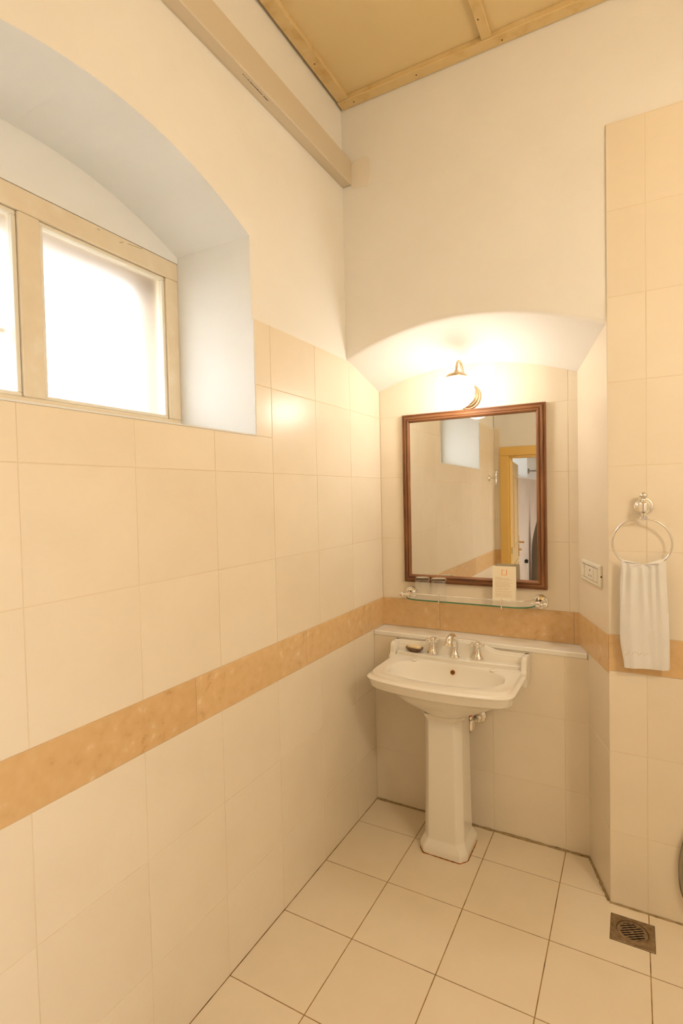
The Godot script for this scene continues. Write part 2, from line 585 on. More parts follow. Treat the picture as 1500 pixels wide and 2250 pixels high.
func back_wall() -> void:
	# recess back
	var b := MB.new()
	b.box(Vector3(0.5, 1.2, -0.151), Vector3(1.3, 2.6, 0.3), 0.0005)
	var w: Node = structure(obj(b, "wall_back", M.grout), "tiled back of the washbasin recess")
	var cols := steps(0.0, 0.955, [0.2836, 0.5836, 0.8836])
	tile_grid(w, Vector3.ZERO, Vector3.RIGHT, Vector3.UP, Vector3.BACK, cols, wall_rows(BAND1, 2.191), M.tiles)
	tile_grid(w, Vector3(0, 0, 0.002), Vector3.RIGHT, Vector3.UP, Vector3.BACK, steps(0.0, 0.955, [0.30, 0.90]), [BAND0, BAND1], M.bands, 0.001, 0.011, Rect2(), 0.001, "border_slab")
	# plaster above, with the arch over the recess
	var u := MB.new()
	var rings := []
	for k in 57:
		var x := -0.006 + 1.2 * k / 56.0
		var yf := front_arch(x)
		var yb := back_arch(x)
		rings.append(PackedVector3Array([Vector3(x, CEIL + 0.15, ZF), Vector3(x, yf + 0.022, ZF), Vector3(x, yf + 0.012, ZF - 0.0015), Vector3(x, yf + 0.005, ZF - 0.006), Vector3(x, yf + 0.0005, ZF - 0.014), Vector3(x, yf - 0.004, ZF - 0.026), Vector3(x, yb, 0.0), Vector3(x, yb, -0.05), Vector3(x, CEIL + 0.15, -0.05)]))
	u.loft(rings)
	var up: Node = structure(obj(u, "wall_back_upper", M.plaster, self, "", 50.0), "cream plaster wall above the basin with a shallow arch")
	# round plaster patch where the duct meets the wall
	var q := MB.new()
	var r0 := PackedVector3Array()
	var r1 := PackedVector3Array()
	var r2 := PackedVector3Array()
	for k in 28:
		var t := TAU * k / 28.0
		var c := Vector3(0.086, 2.921, 0)
		var d := Vector3(clampf(cos(t) * 1.25, -1, 1) * 0.047, clampf(sin(t) * 1.15, -1, 1) * 0.062, 0)
		r0.append(c + d + Vector3(0, 0, ZF - 0.002))
		r1.append(c + d + Vector3(0, 0, ZF + 0.004))
		r2.append(c + d * 0.94 + Vector3(0, 0, ZF + 0.006))
	q.loft([r0, r1, r2])
	obj(q, "plaster_patch", M.patch, up, "rounded filler patch beside the duct end")
	# ledge in front of the recess back
	var l := MB.new()
	l.box(Vector3(0.49, 0.412, 0.059), Vector3(0.98, 0.824, 0.118), 0.0005)
	var ledge: Node = structure(obj(l, "wall_ledge", M.grout), "low tiled ledge behind the washbasin")
	tile_grid(ledge, Vector3(0, 0, 0.119), Vector3.RIGHT, Vector3.UP, Vector3.BACK, steps(0.0, 0.975, [0.278, 0.576, 0.873]), [0.0, 0.262, 0.557, 0.823], M.tiles)
	var c := MB.new()
	c.box(Vector3(0.48, 0.835, 0.061), Vector3(0.96, 0.023, 0.124), 0.004)
	obj(c, "lit_ledge_cap", M.ledge, ledge, "smooth cap on the ledge, coloured whiter for its lit edge")  # brightness of the lit ledge edge painted as a whiter cap

const REV_A := Vector3(0.920, 0.0, 0.0)
const REV_B := Vector3(1.046, 0.0, 0.345)

func right_pillar() -> void:
	var d := (REV_B - REV_A).normalized()
	var n := Vector3(-d.z, 0, d.x)          # faces the recess
	var a := REV_A - n * 0.001 - d * 0.3
	var b := REV_B - n * 0.001 - d * 0.008
	var m := MB.new()
	var ring := func(y: float) -> PackedVector3Array:
		return PackedVector3Array([Vector3(a.x, y, a.z), Vector3(b.x, y, b.z), Vector3(b.x + 0.001, y, ZF - 0.0008), Vector3(ROOM_X + 0.2, y, ZF - 0.0008), Vector3(ROOM_X + 0.2, y, a.z)])
	m.loft([ring.call(-0.1), ring.call(CEIL + 0.15)])
	var w: Node = structure(obj(m, "wall_right_pillar", M.plaster), "tiled pier to the right of the recess, plaster above")
	var len := (REV_B - REV_A).length()
	# splayed cheek: plain slab above the border, tiles below
	tile_grid(w, REV_A, d, Vector3.UP, n, [0.0, len], wall_rows(0.0, BAND0), M.tiles, 0.0016, 0.009)
	tile_grid(w, REV_A + n * 0.002, d, Vector3.UP, n, [0.0, len], [BAND0, BAND1], M.bands, 0.001, 0.011, Rect2(), 0.0, "border_slab")
	tile_grid(w, REV_A, d, Vector3.UP, n, [0.0, len], [BAND1, 2.19], M.tiles, 0.0016, 0.009, Rect2(), 0.0, "cheek_slab")
	# face of the pier
	var g := MB.new()
	g.box(Vector3((REV_B.x + ROOM_X) * 0.5, 1.395, ZF + 0.0028), Vector3(ROOM_X - REV_B.x - 0.002, 2.79, 0.0096), 0.0002)
	obj(g, "grout", M.grout, w)
	var cols := steps(REV_B.x, ROOM_X, [1.1665, 1.4665, 1.7665, 2.0665])
	var o := Vector3(0, 0, ZF + 0.0085)
	tile_grid(w, o, Vector3.RIGHT, Vector3.UP, Vector3.BACK, cols, [0.0, 0.269, 0.5645, 0.8595], M.tiles)
	tile_grid(w, o + Vector3(0, 0, 0.002), Vector3.RIGHT, Vector3.UP, Vector3.BACK, steps(REV_B.x, ROOM_X, [1.62]), [0.8595, 0.9905], M.bands, 0.001, 0.011, Rect2(), 0.001, "border_slab")
	tile_grid(w, o, Vector3.RIGHT, Vector3.UP, Vector3.BACK, cols, [0.9905, 1.292, 1.595, 1.892, 2.190, 2.489, 2.788], M.tiles)

func floor_and_ceiling() -> void:
	var f := MB.new()
	for r in [[-0.3, -0.2, 1.062, 2.78], [1.172, -0.2, ROOM_X + 0.2, 2.78], [1.062, -0.2, 1.172, 0.408], [1.062, 0.516, 1.172, 2.78]]:
		f.box(Vector3((r[0] + r[2]) * 0.5, -0.081, (r[1] + r[3]) * 0.5), Vector3(r[2] - r[0], 0.159, r[3] - r[1]), 0.0001)
	var fl: Node = structure(obj(f, "floor", M.floor_grout), "square cream floor tiles with brown joints")
	# the tile under the drain is left out round it
	var xs := steps(0.0, ROOM_X, FLOOR_X)
	var zs := zcols(0.119, ROOM_Z)
	for i in xs.size() - 1:
		for j in zs.size() - 1:
			if zs[j] > 0.3 and zs[j] < 0.33 and (absf(xs[i] - 0.8715) < 0.01 or absf(xs[i] - 1.168) < 0.01):
				continue
			tile_grid(fl, Vector3.ZERO, Vector3.RIGHT, Vector3.BACK, Vector3.UP, [xs[i], xs[i + 1]], [zs[j], zs[j + 1]], M.floor_tiles, 0.0032, 0.008, Rect2(), 0.0006)
	# tile notched for the drain
	for r in [[0.8715, 0.3235, 1.049, 0.6235], [1.049, 0.3235, 1.168, 0.399], [1.049, 0.525, 1.168, 0.6235], [1.168, 0.3235, 1.1855, 0.399], [1.168, 0.525, 1.1855, 0.6235], [1.1855, 0.3235, 1.4645, 0.6235]]:
		var g := 0.0016
		var x0: float = r[0] + (g if r[0] in [0.8715, 1.168] else -0.0004)
		var x1: float = r[2] - (g if r[2] in [1.168, 1.4645] else -0.0004)
		var z0: float = r[1] + (g if r[1] < 0.33 else 0.0)
		var z1: float = r[3] - (g if r[3] > 0.6 else 0.0)
		var q := put(tile_mesh(x1 - x0, z1 - z0, 0.008, 0.0003), "tile", M.floor_tiles[1], fl)
		q.transform = Transform3D(Basis(Vector3.RIGHT, Vector3.FORWARD, Vector3.UP), Vector3((x0 + x1) * 0.5, 0, (z0 + z1) * 0.5))
	# dark joints along the foot of the walls
	var bead := func(pts: Array, r: float) -> void:
		var path := PackedVector3Array()
		for i in pts.size() - 1:
			for k in 14:
				path.append(pts[i].lerp(pts[i + 1], k / 14.0))
		path.append(pts[pts.size() - 1])
		var rad := PackedFloat32Array()
		for i in path.size():
			rad.append(r * rng.randf_range(0.65, 1.2))
		var q := MB.new()
		q.tube(path, rad, 6)
		obj(q, "sealant_joint", M.sealant, fl, "dirty sealant line at the foot of the wall")
	bead.call([Vector3(0.002, 0.0, 0.121), Vector3(0.30, 0.0, 0.121), Vector3(0.62, 0.0, 0.121), Vector3(0.963, 0.0, 0.121), Vector3(1.002, 0.0, 0.228), Vector3(1.043, 0.0, 0.343)], 0.0078)
	bead.call([Vector3(1.043, 0.0, 0.348), Vector3(1.3, 0.0, 0.348), Vector3(1.7, 0.0, 0.348), Vector3(2.24, 0.0, 0.348)], 0.0046)
	bead.call([Vector3(0.001, 0.0, 0.123), Vector3(0.001, 0.0, 0.33)], 0.0018)
	# ceiling of yellowed boards with nailed battens
	var c := MB.new()
	c.box(Vector3((ROOM_X - 0.2) * 0.5, CEIL + 0.115, 1.25), Vector3(ROOM_X + 0.4, 0.16, 2.96), 0.0005)
	var ce: Node = structure(obj(c, "ceiling", M.ceiling), "yellowed ceiling of boards with nailed battens")
	var px := [0.0, 0.65, 1.45, ROOM_X]
	var pz := [ZF, 1.50, ROOM_Z]
	for i in 3:
		for j in 2:
			var q := MB.new()
			q.box(Vector3((px[i] + px[i + 1]) * 0.5, CEIL + 0.030, (pz[j] + pz[j + 1]) * 0.5), Vector3(px[i + 1] - px[i] - 0.003, 0.012, pz[j + 1] - pz[j] - 0.003), 0.001)
			obj(q, "panel", M.ceiling, ce)
	var batten := func(lo: Vector3, hi: Vector3) -> void:
		var q := MB.new()
		q.box((lo + hi) * 0.5, hi - lo, 0.002)
		obj(q, "batten", M.batten, ce)
	batten.call(Vector3(0.004, CEIL, ZF + 0.003), Vector3(ROOM_X - 0.004, CEIL + 0.024, ZF + 0.053))
	batten.call(Vector3(0.006, CEIL + 0.003, ZF + 0.055), Vector3(0.056, CEIL + 0.024, ROOM_Z - 0.005))
	batten.call(Vector3(0.630, CEIL + 0.004, ZF + 0.055), Vector3(0.668, CEIL + 0.024, ROOM_Z - 0.005))
	batten.call(Vector3(1.43, CEIL + 0.004, ZF + 0.055), Vector3(1.47, CEIL + 0.024, ROOM_Z - 0.005))
	for s in [Vector3(0.073, CEIL, ZF + 0.028), Vector3(0.70, CEIL, ZF + 0.024), Vector3(0.642, CEIL + 0.004, 0.49), Vector3(0.36, CEIL, ZF + 0.03), Vector3(0.03, CEIL + 0.003, 0.62)]:
		var q := MB.new()
		q.lathe(s + Vector3(0, 0.002, 0), Vector3.DOWN, [[0.0, 0.0], [0.0035, 0.0], [0.003, 0.0028], [0.0, 0.003]], 10)
		obj(q, "nail_head", M.crack, ce)

func other_walls() -> void:
	var r := MB.new()
	r.box(Vector3(ROOM_X + 0.1, 1.6, 1.3), Vector3(0.2, 3.6, 3.1), 0.0005)
	structure(obj(r, "wall_right", M.plaster), "plain cream wall on the right, outside the picture")
	# wall with the door, behind the camera
	var f := MB.new()
	var x0 := 0.125
	var x1 := 1.36
	var top := 1.865
	f.box(Vector3(x0 * 0.5 - 0.003, 1.6, ROOM_Z + 0.06), Vector3(x0, 3.6, 0.12), 0.0005)
	f.box(Vector3((x1 + ROOM_X) * 0.5, 1.6, ROOM_Z + 0.06), Vector3(ROOM_X - x1, 3.6, 0.12), 0.0005)
	f.box(Vector3((x0 + x1) * 0.5, (top + 3.4) * 0.5, ROOM_Z + 0.06), Vector3(x1 - x0 + 0.01, 3.4 - top, 0.12), 0.0005)
	var w: Node = structure(obj(f, "wall_front", M.plaster), "wall with the doorway, seen only in the mirror")
	tile_grid(w, Vector3(0, 0, ROOM_Z - 0.002), Vector3.RIGHT, Vector3.UP, Vector3.FORWARD, [0.001, 0.052], wall_rows(0.0, BAND0), M.tiles, 0.0018, 0.006)
	tile_grid(w, Vector3(0, 0, ROOM_Z - 0.002), Vector3.RIGHT, Vector3.UP, Vector3.FORWARD, [0.001, 0.052], wall_rows(BAND1, 2.12), M.tiles, 0.0018, 0.006)
	tile_grid(w, Vector3(0, 0, ROOM_Z - 0.004), Vector3.RIGHT, Vector3.UP, Vector3.FORWARD, [0.001, 0.052], [BAND0, BAND1], M.bands, 0.001, 0.006, Rect2(), 0.0, "border_slab")
	# door lining, casing and the leaf standing open into the next room
	var d := Node3D.new()
	d.name = "door_1"
	add_child(d)
	structure(d, "yellow painted door and frame standing open, seen in the mirror")
	d.position = Vector3(0, 0, ROOM_Z)
	var bar := func(called: String, lo: Vector3, hi: Vector3) -> void:
		var q := MB.new()
		q.box((lo + hi) * 0.5, hi - lo, 0.003)
		obj(q, called, M.door_frame, d)
	bar.call("casing", Vector3(0.053, 0, -0.018), Vector3(0.131, top, -0.001))
	bar.call("casing", Vector3(x1 - 0.006, 0, -0.018), Vector3(x1 + 0.072, top, -0.001))
	bar.call("casing", Vector3(0.053, top + 0.0005, -0.019), Vector3(x1 + 0.072, top + 0.082, -0.001))
	bar.call("lining", Vector3(x0, 0, 0.0), Vector3(x0 + 0.02, top - 0.02, 0.12))
	bar.call("lining", Vector3(x1 - 0.02, 0, 0.0), Vector3(x1, top - 0.02, 0.12))
	bar.call("lining", Vector3(x0, top - 0.02, 0.0), Vector3(x1, top, 0.12))
	var leaf := MB.new()
	leaf.box(Vector3(0.37, 0.915, 0.02), Vector3(0.74, 1.81, 0.036), 0.003)
	var lf := obj(leaf, "door_leaf", M.door_leaf, d)
	# hinge at the left lining; leaf's local x points into the next room
	lf.transform = Transform3D(Basis(Vector3(-0.098, 0, 0.995).normalized(), Vector3.UP, Vector3(-0.995, 0, -0.098).normalized()), Vector3(0.150, 0.0, 0.06))
	for y in [[0.16, 0.82], [1.0, 1.68]]:
		var q := MB.new()
		var cy: float = (y[0] + y[1]) * 0.5
		q.box(Vector3(0.37, y[0], -0.001), Vector3(0.5, 0.03, 0.012), 0.004)
		q.box(Vector3(0.37, y[1], -0.001), Vector3(0.5, 0.03, 0.012), 0.004)
		q.box(Vector3(0.135, cy, -0.001), Vector3(0.03, y[1] - y[0] - 0.03, 0.012), 0.004)
		q.box(Vector3(0.605, cy, -0.001), Vector3(0.03, y[1] - y[0] - 0.03, 0.012), 0.004)
		obj(q, "panel_moulding", M.door_leaf, lf)
	var h := MB.new()
	h.box(Vector3(0.685, 0.96, 0.0), Vector3(0.04, 0.22, 0.008), 0.002)
	h.tube(spline([Vector3(0.685, 1.0, 0.0), Vector3(0.685, 1.0, -0.035), Vector3(0.67, 1.002, -0.05), Vector3(0.58, 1.006, -0.05)], 6), 0.009, 10)
	h.tube(PackedVector3Array([Vector3(0.685, 0.92, 0.0), Vector3(0.685, 0.92, -0.03)]), 0.010, 10)
	obj(h, "handle", M.brass, lf, "brass lever handle")
	var k := MB.new()
	k.box(Vector3(x0 + 0.0205, 0.98, 0.03), Vector3(0.003, 0.06, 0.02), 0.0006)
	obj(k, "strike_plate", M.crack, d)
	# next room
	var n := MB.new()
	n.box(Vector3(1.1, -0.06, 4.2), Vector3(2.9, 0.115, 3.0), 0.0005)
	structure(obj(n, "floor_hall", M.floor_tiles[0]), "floor of the room behind the door")
	n = MB.new()
	n.box(Vector3(1.1, 3.30, 4.2), Vector3(2.9, 0.16, 3.0), 0.0005)
	structure(obj(n, "ceiling_hall", M.hall_plaster), "ceiling of the room behind the door")
	n = MB.new()
	n.box(Vector3(1.1, 1.6, 5.65), Vector3(2.9, 3.6, 0.1), 0.0005)
	structure(obj(n, "wall_hall_far", M.hall_plaster), "far wall of the room behind the door")
	n = MB.new()
	n.box(Vector3(2.45, 0.35, 4.2), Vector3(0.1, 1.1, 3.0), 0.0005)
	n.box(Vector3(2.45, 2.85, 4.2), Vector3(0.1, 1.1, 3.0), 0.0005)
	n.box(Vector3(2.45, 1.6, 3.05), Vector3(0.1, 1.4, 0.7), 0.0005)
	n.box(Vector3(2.45, 1.6, 5.25), Vector3(0.1, 1.4, 0.9), 0.0005)
	structure(obj(n, "wall_hall_right", M.hall_plaster), "side wall of the room behind the door, with an unseen window that lights the room")
	var w3 := Node3D.new()  # unseen window, placed so that daylight brightens the room behind the door
	w3.name = "window_3"
	add_child(w3)
	structure(w3, "large clear unseen window, placed to light the room behind the door")
	w3.position = Vector3(2.45, 0.9, 3.4)
	n = MB.new()
	n.box(Vector3(0, 0.03, 0.7), Vector3(0.05, 0.06, 1.4), 0.003)
	n.box(Vector3(0, 1.37, 0.7), Vector3(0.05, 0.06, 1.4), 0.003)
	for z in [0.03, 0.7, 1.37]:
		n.box(Vector3(0, 0.7, z), Vector3(0.05, 1.28, 0.06), 0.003)
	obj(n, "frame", M.frame_paint, w3)
	for z in [0.365, 1.035]:
		n = MB.new()
		n.box(Vector3(0, 0.7, z), Vector3(0.004, 1.28, 0.61), 0.0004)
		obj(n, "pane", M.clear, w3)
	n = MB.new()
	n.box(Vector3(-0.002, 0.85, 4.185), Vector3(0.006, 1.70, 2.9), 0.0005)
	structure(obj(n, "wall_hall_left", M.hall_plaster), "grey painted dado of the room behind the door")

# ------------------------------------------------------------------ things
func cable_duct() -> void:
	var t := thing("cable_duct", "long square plastic cable duct fixed high on the left wall", "cable duct", Vector3(-0.006, 2.882, ZF))
	var len := ROOM_Z - ZF - 0.002
	var b := MB.new()
	b.box(Vector3(0.004, 0.054, len * 0.5 + 0.001), Vector3(0.008, 0.106, len - 0.002), 0.001)
	obj(b, "base", M.duct, t)
	b = MB.new()
	b.box(Vector3(0.026, 0.054, len * 0.5 + 0.001), Vector3(0.042, 0.108, len - 0.002), 0.004)
	obj(b, "cover", M.duct, t)
	# rows of tiny printed characters on the underside
	var q := MB.new()
	var z := 0.0
	var r := RandomNumberGenerator.new()
	r.seed = 5
	while z < 0.135:
		var w := r.randf_range(0.0016, 0.0042)
		if r.randf() > 0.16:
			q.box(Vector3(0.031, -0.0002, 0.595 + z + w * 0.5), Vector3(r.randf_range(0.0022, 0.0034), 0.0004, w), 0.0001)
		z += w + r.randf_range(0.0006, 0.0016)
	obj(q, "printed_marking", M.ink, t, "line of tiny dark print")

func plan_ring(cx: float, cz: float, y: float, hx: float, zb: float, zfc: float, bow: float, round_: float, n := 96) -> PackedVector3Array:
	# outline of the basin: straight back and sides, bowed front, rounded corners; sampled by direction from (cx, cz)
	var out := PackedVector3Array()
	for j in n:
		var t := TAU * j / n
		var d := Vector2(cos(t), sin(t))
		# march to the edge
		var lo := 0.0
		var hi := 1.0
		for it in 28:
			var m := (lo + hi) * 0.5
			var q := d * m
			var x := absf(q.x) / hx
			var zfront := zfc - cz - bow * x * x
			var zz := q.y / zfront if q.y > 0.0 else -q.y / (cz - zb)
			var v := pow(pow(x, round_) + pow(maxf(zz, 0.0), round_), 1.0 / round_)
			if v > 1.0:
				hi = m
			else:
				lo = m
		out.append(Vector3(cx + d.x * lo, y, cz + d.y * lo))
	return out

func oval_ring(cx: float, cz: float, y: float, hx: float, hz: float, e := 2.0, n := 96, ox := 0.0, oz := 0.0) -> PackedVector3Array:
	var out := PackedVector3Array()
	for j in n:
		var t := TAU * j / n
		var c := cos(t)
		var s := sin(t)
		var k := pow(pow(absf(c) / hx, e) + pow(absf(s) / hz, e), -1.0 / e)
		out.append(Vector3(cx + ox + c * k, y, cz + oz + s * k))
	return out

const SX := 0.430

func sink() -> void:
	var t := thing("pedestal_sink", "white ceramic pedestal washbasin with bowed front and curved backsplash", "sink", Vector3(SX, 0, 0.1225))
	var back := 0.002
	var cz := 0.205
	var b := MB.new()
	var R := []
	# bowl from the waste outwards, over the rim and down the outside to the pedestal
	var prof := [[0.02, 0.632], [0.09, 0.636], [0.30, 0.647], [0.55, 0.666], [0.76, 0.692], [0.90, 0.721], [0.97, 0.744], [1.0, 0.7555]]
	for q in prof:
		R.append(oval_ring(0, cz, q[1], 0.243 * q[0], 0.131 * q[0], 2.35, 96, 0.0, 0.018))
	R.append(oval_ring(0, cz, 0.7615, 0.250, 0.137, 2.4, 96, 0.0, 0.018))
	R.append(plan_ring(0, cz, 0.7625, 0.276, back + 0.030, 0.382, 0.042, 7.0))
	R.append(plan_ring(0, cz, 0.7630, 0.287, back, 0.394, 0.044, 9.0))
	R.append(plan_ring(0, cz, 0.7600, 0.2895, back, 0.397, 0.044, 9.0))
	R.append(plan_ring(0, cz, 0.7530, 0.2915, back, 0.4005, 0.044, 9.0))
	R.append(plan_ring(0, cz, 0.7500, 0.296, back, 0.406, 0.044, 10.0))
	R.append(plan_ring(0, cz, 0.7485, 0.303, back, 0.413, 0.044, 10.0))
	R.append(plan_ring(0, cz, 0.7450, 0.3055, back, 0.4155, 0.044, 10.0))
	R.append(plan_ring(0, cz, 0.7410, 0.3045, back, 0.4145, 0.044, 10.0))
	R.append(plan_ring(0, cz, 0.7385, 0.3005, back, 0.410, 0.044, 10.0))
	R.append(plan_ring(0, cz, 0.706, 0.292, back, 0.400, 0.044, 10.0))
	R.append(plan_ring(0, cz, 0.702, 0.288, back, 0.396, 0.044, 10.0))
	R.append(plan_ring(0, cz, 0.700, 0.278, back, 0.386, 0.044, 9.0))
	for q in [[0.692, 0.262, 0.172, -0.006], [0.672, 0.240, 0.162, -0.006], [0.649, 0.206, 0.144, -0.007], [0.626, 0.162, 0.122, -0.010], [0.608, 0.120, 0.102, -0.013], [0.597, 0.098, 0.091, -0.015], [0.591, 0.092, 0.086, -0.016]]:
		R.append(oval_ring(0, cz, q[0], q[1], q[2], 2.4, 96, 0.0, q[3]))
	b.loft(R)
	# raised tap deck
	var D := []
	for q in [[0.755, 0.0], [0.7765, 0.0], [0.7795, 0.004]]:
		var ring := PackedVector3Array()
		for k in 24:
			var x := lerpf(-0.280 + q[1], 0.280 - q[1], k / 23.0)
			ring.append(Vector3(x, q[0], 0.082 - q[1] - 0.012 * absf(x / 0.28) + 0.006 * cos(x * 9.0)))
		ring.append(Vector3(0.280 - q[1], q[0], back))
		ring.append(Vector3(-0.280 + q[1], q[0], back))
		D.append(ring)
	b.loft(D)
	# backsplash with a raised middle
	var top := func(x: float) -> float:
		var a := absf(x)
		var k := clampf((0.19 - a) / 0.13, 0.0, 1.0)
		return 0.821 + 0.033 * k * k * (3.0 - 2.0 * k)
	var S := []
	for k in 49:
		var x := lerpf(-0.304, 0.304, k / 48.0)
		var y: float = top.call(x)
		S.append(PackedVector3Array([Vector3(x, 0.742, back), Vector3(x, y - 0.003, back), Vector3(x, y, back + 0.003), Vector3(x, y, back + 0.014), Vector3(x, y - 0.005, back + 0.0185), Vector3(x, y - 0.010, back + 0.019), Vector3(x, y - 0.013, back + 0.024), Vector3(x, y - 0.022, back + 0.026), Vector3(x, 0.779, back + 0.034), Vector3(x, 0.742, back + 0.034)]))
	b.loft(S)
	# wings of the backsplash
	for s in [-1.0, 1.0]:
		var side := []
		for q in [[0.3075, 0.004], [0.3045, 0.0], [0.288, 0.0], [0.283, 0.005]]:
			var e: float = q[1]
			var x: float = s * q[0]
			side.append(PackedVector3Array([Vector3(x, 0.705 + e, back), Vector3(x, 0.821 - e, back), Vector3(x, 0.821 - e, 0.062 - e), Vector3(x, 0.816 - e, 0.074 - e), Vector3(x, 0.803 - e, 0.082 - e), Vector3(x, 0.782, 0.084 - e), Vector3(x, 0.768, 0.089 - e), Vector3(x, 0.757, 0.100 - e), Vector3(x, 0.705 + e, 0.10 - e)]))
		b.loft(side)
	# two little drain stops on the rear rim of the bowl
	for s in [-0.176, 0.176]:
		b.ball(Vector3(s, 0.7615, 0.108), 0.014, 14, Vector3(1, 0.35, 1.2))
	var basin := obj(b, "basin", M.ceramic, t, "", 46.0)
	var o := MB.new()
	o.lathe(Vector3(0, 0.727, 0.1045), Vector3(0, 0.35, 1).normalized(), [[0.0, 0.001], [0.0075, 0.001], [0.0085, 0.0035], [0.0105, 0.003], [0.0112, -0.002], [0.0, -0.002]], 24)
	obj(o, "overflow_ring", M.brass, basin)
	o = MB.new()
	o.lathe(Vector3(0, 0.727, 0.1045), Vector3(0, 0.35, 1).normalized(), [[0.0, 0.0], [0.0074, 0.0], [0.0074, 0.0014], [0.0, 0.0014]], 20)
	obj(o, "overflow_hole", M.dish, basin, "dark overflow hole")
	o = MB.new()
	o.lathe(Vector3(0, 0.6315, cz + 0.018), Vector3.UP, [[0.0, 0.0], [0.030, 0.0], [0.031, 0.003], [0.022, 0.004], [0.018, 0.002], [0.0, 0.002]], 24)
	obj(o, "waste", M.chrome, basin)
	# pedestal: chamfered shaft on a stepped foot, flaring collar on top
	var p := MB.new()
	var P := []
	var ox := -0.008
	for q in [[0.0, 0.102, 0.105, 0.276, 0.030], [0.024, 0.1035, 0.104, 0.277, 0.030], [0.033, 0.102, 0.105, 0.2755, 0.030], [0.045, 0.096, 0.110, 0.271, 0.030], [0.058, 0.089, 0.114, 0.266, 0.030], [0.068, 0.0850, 0.117, 0.262, 0.030], [0.30, 0.0815, 0.119, 0.258, 0.031], [0.557, 0.0790, 0.120, 0.255, 0.031], [0.571, 0.084, 0.117, 0.262, 0.032], [0.583, 0.0900, 0.113, 0.268, 0.033], [0.594, 0.0915, 0.113, 0.270, 0.034]]:
		var hx: float = q[1]
		var z0: float = q[2] - 0.012
		var z1: float = q[3]
		var c: float = q[4]
		var ring := PackedVector3Array()
		for v in [[-hx, z0, 0, 0], [hx, z0, 0, 0], [hx, z1 - c, 0, 1], [hx - c * 0.8, z1, 1, 0], [-hx + c * 0.8, z1, 0, 1], [-hx, z1 - c, 1, 0]]:
			ring.append(Vector3(v[0] + ox, q[0], v[1]))
		# soften the corners
		var soft := PackedVector3Array()
		for k in ring.size():
			var a := ring[(k + ring.size() - 1) % ring.size()]
			var m := ring[k]
			var d := ring[(k + 1) % ring.size()]
			var ra := minf(0.006, m.distance_to(a) * 0.4)
			var rd := minf(0.006, m.distance_to(d) * 0.4)
			var p0 := m + (a - m).normalized() * ra
			var p2 := m + (d - m).normalized() * rd
			for w in [0.0, 0.5, 1.0]:
				soft.append(p0.lerp(m, w).lerp(m.lerp(p2, w), w))
		P.append(soft)
	p.loft(P)
	obj(p, "pedestal", M.ceramic, t, "tapered chamfered pedestal with a stepped foot", 32.0)
	# rusty grime round the foot
	var g := MB.new()
	var path := PackedVector3Array()
	var rad := PackedFloat32Array()
	var foot: PackedVector3Array = P[0]
	for k in foot.size():
		var a := foot[k]
		var d := foot[(k + 1) % foot.size()]
		var cnt := maxi(1, int(a.distance_to(d) / 0.012))
		for m in cnt:
			var v := a.lerp(d, float(m) / cnt)
			path.append(Vector3((v.x - ox) * 1.008 + ox, 0.0005, v.z + (0.001 if v.z > 0.2 else 0.0)))
			rad.append(rng.randf_range(0.0012, 0.0034))
	g.tube(path, rad, 6, true)
	obj(g, "grime_line", M.rust, t, "rust coloured grime round the foot")

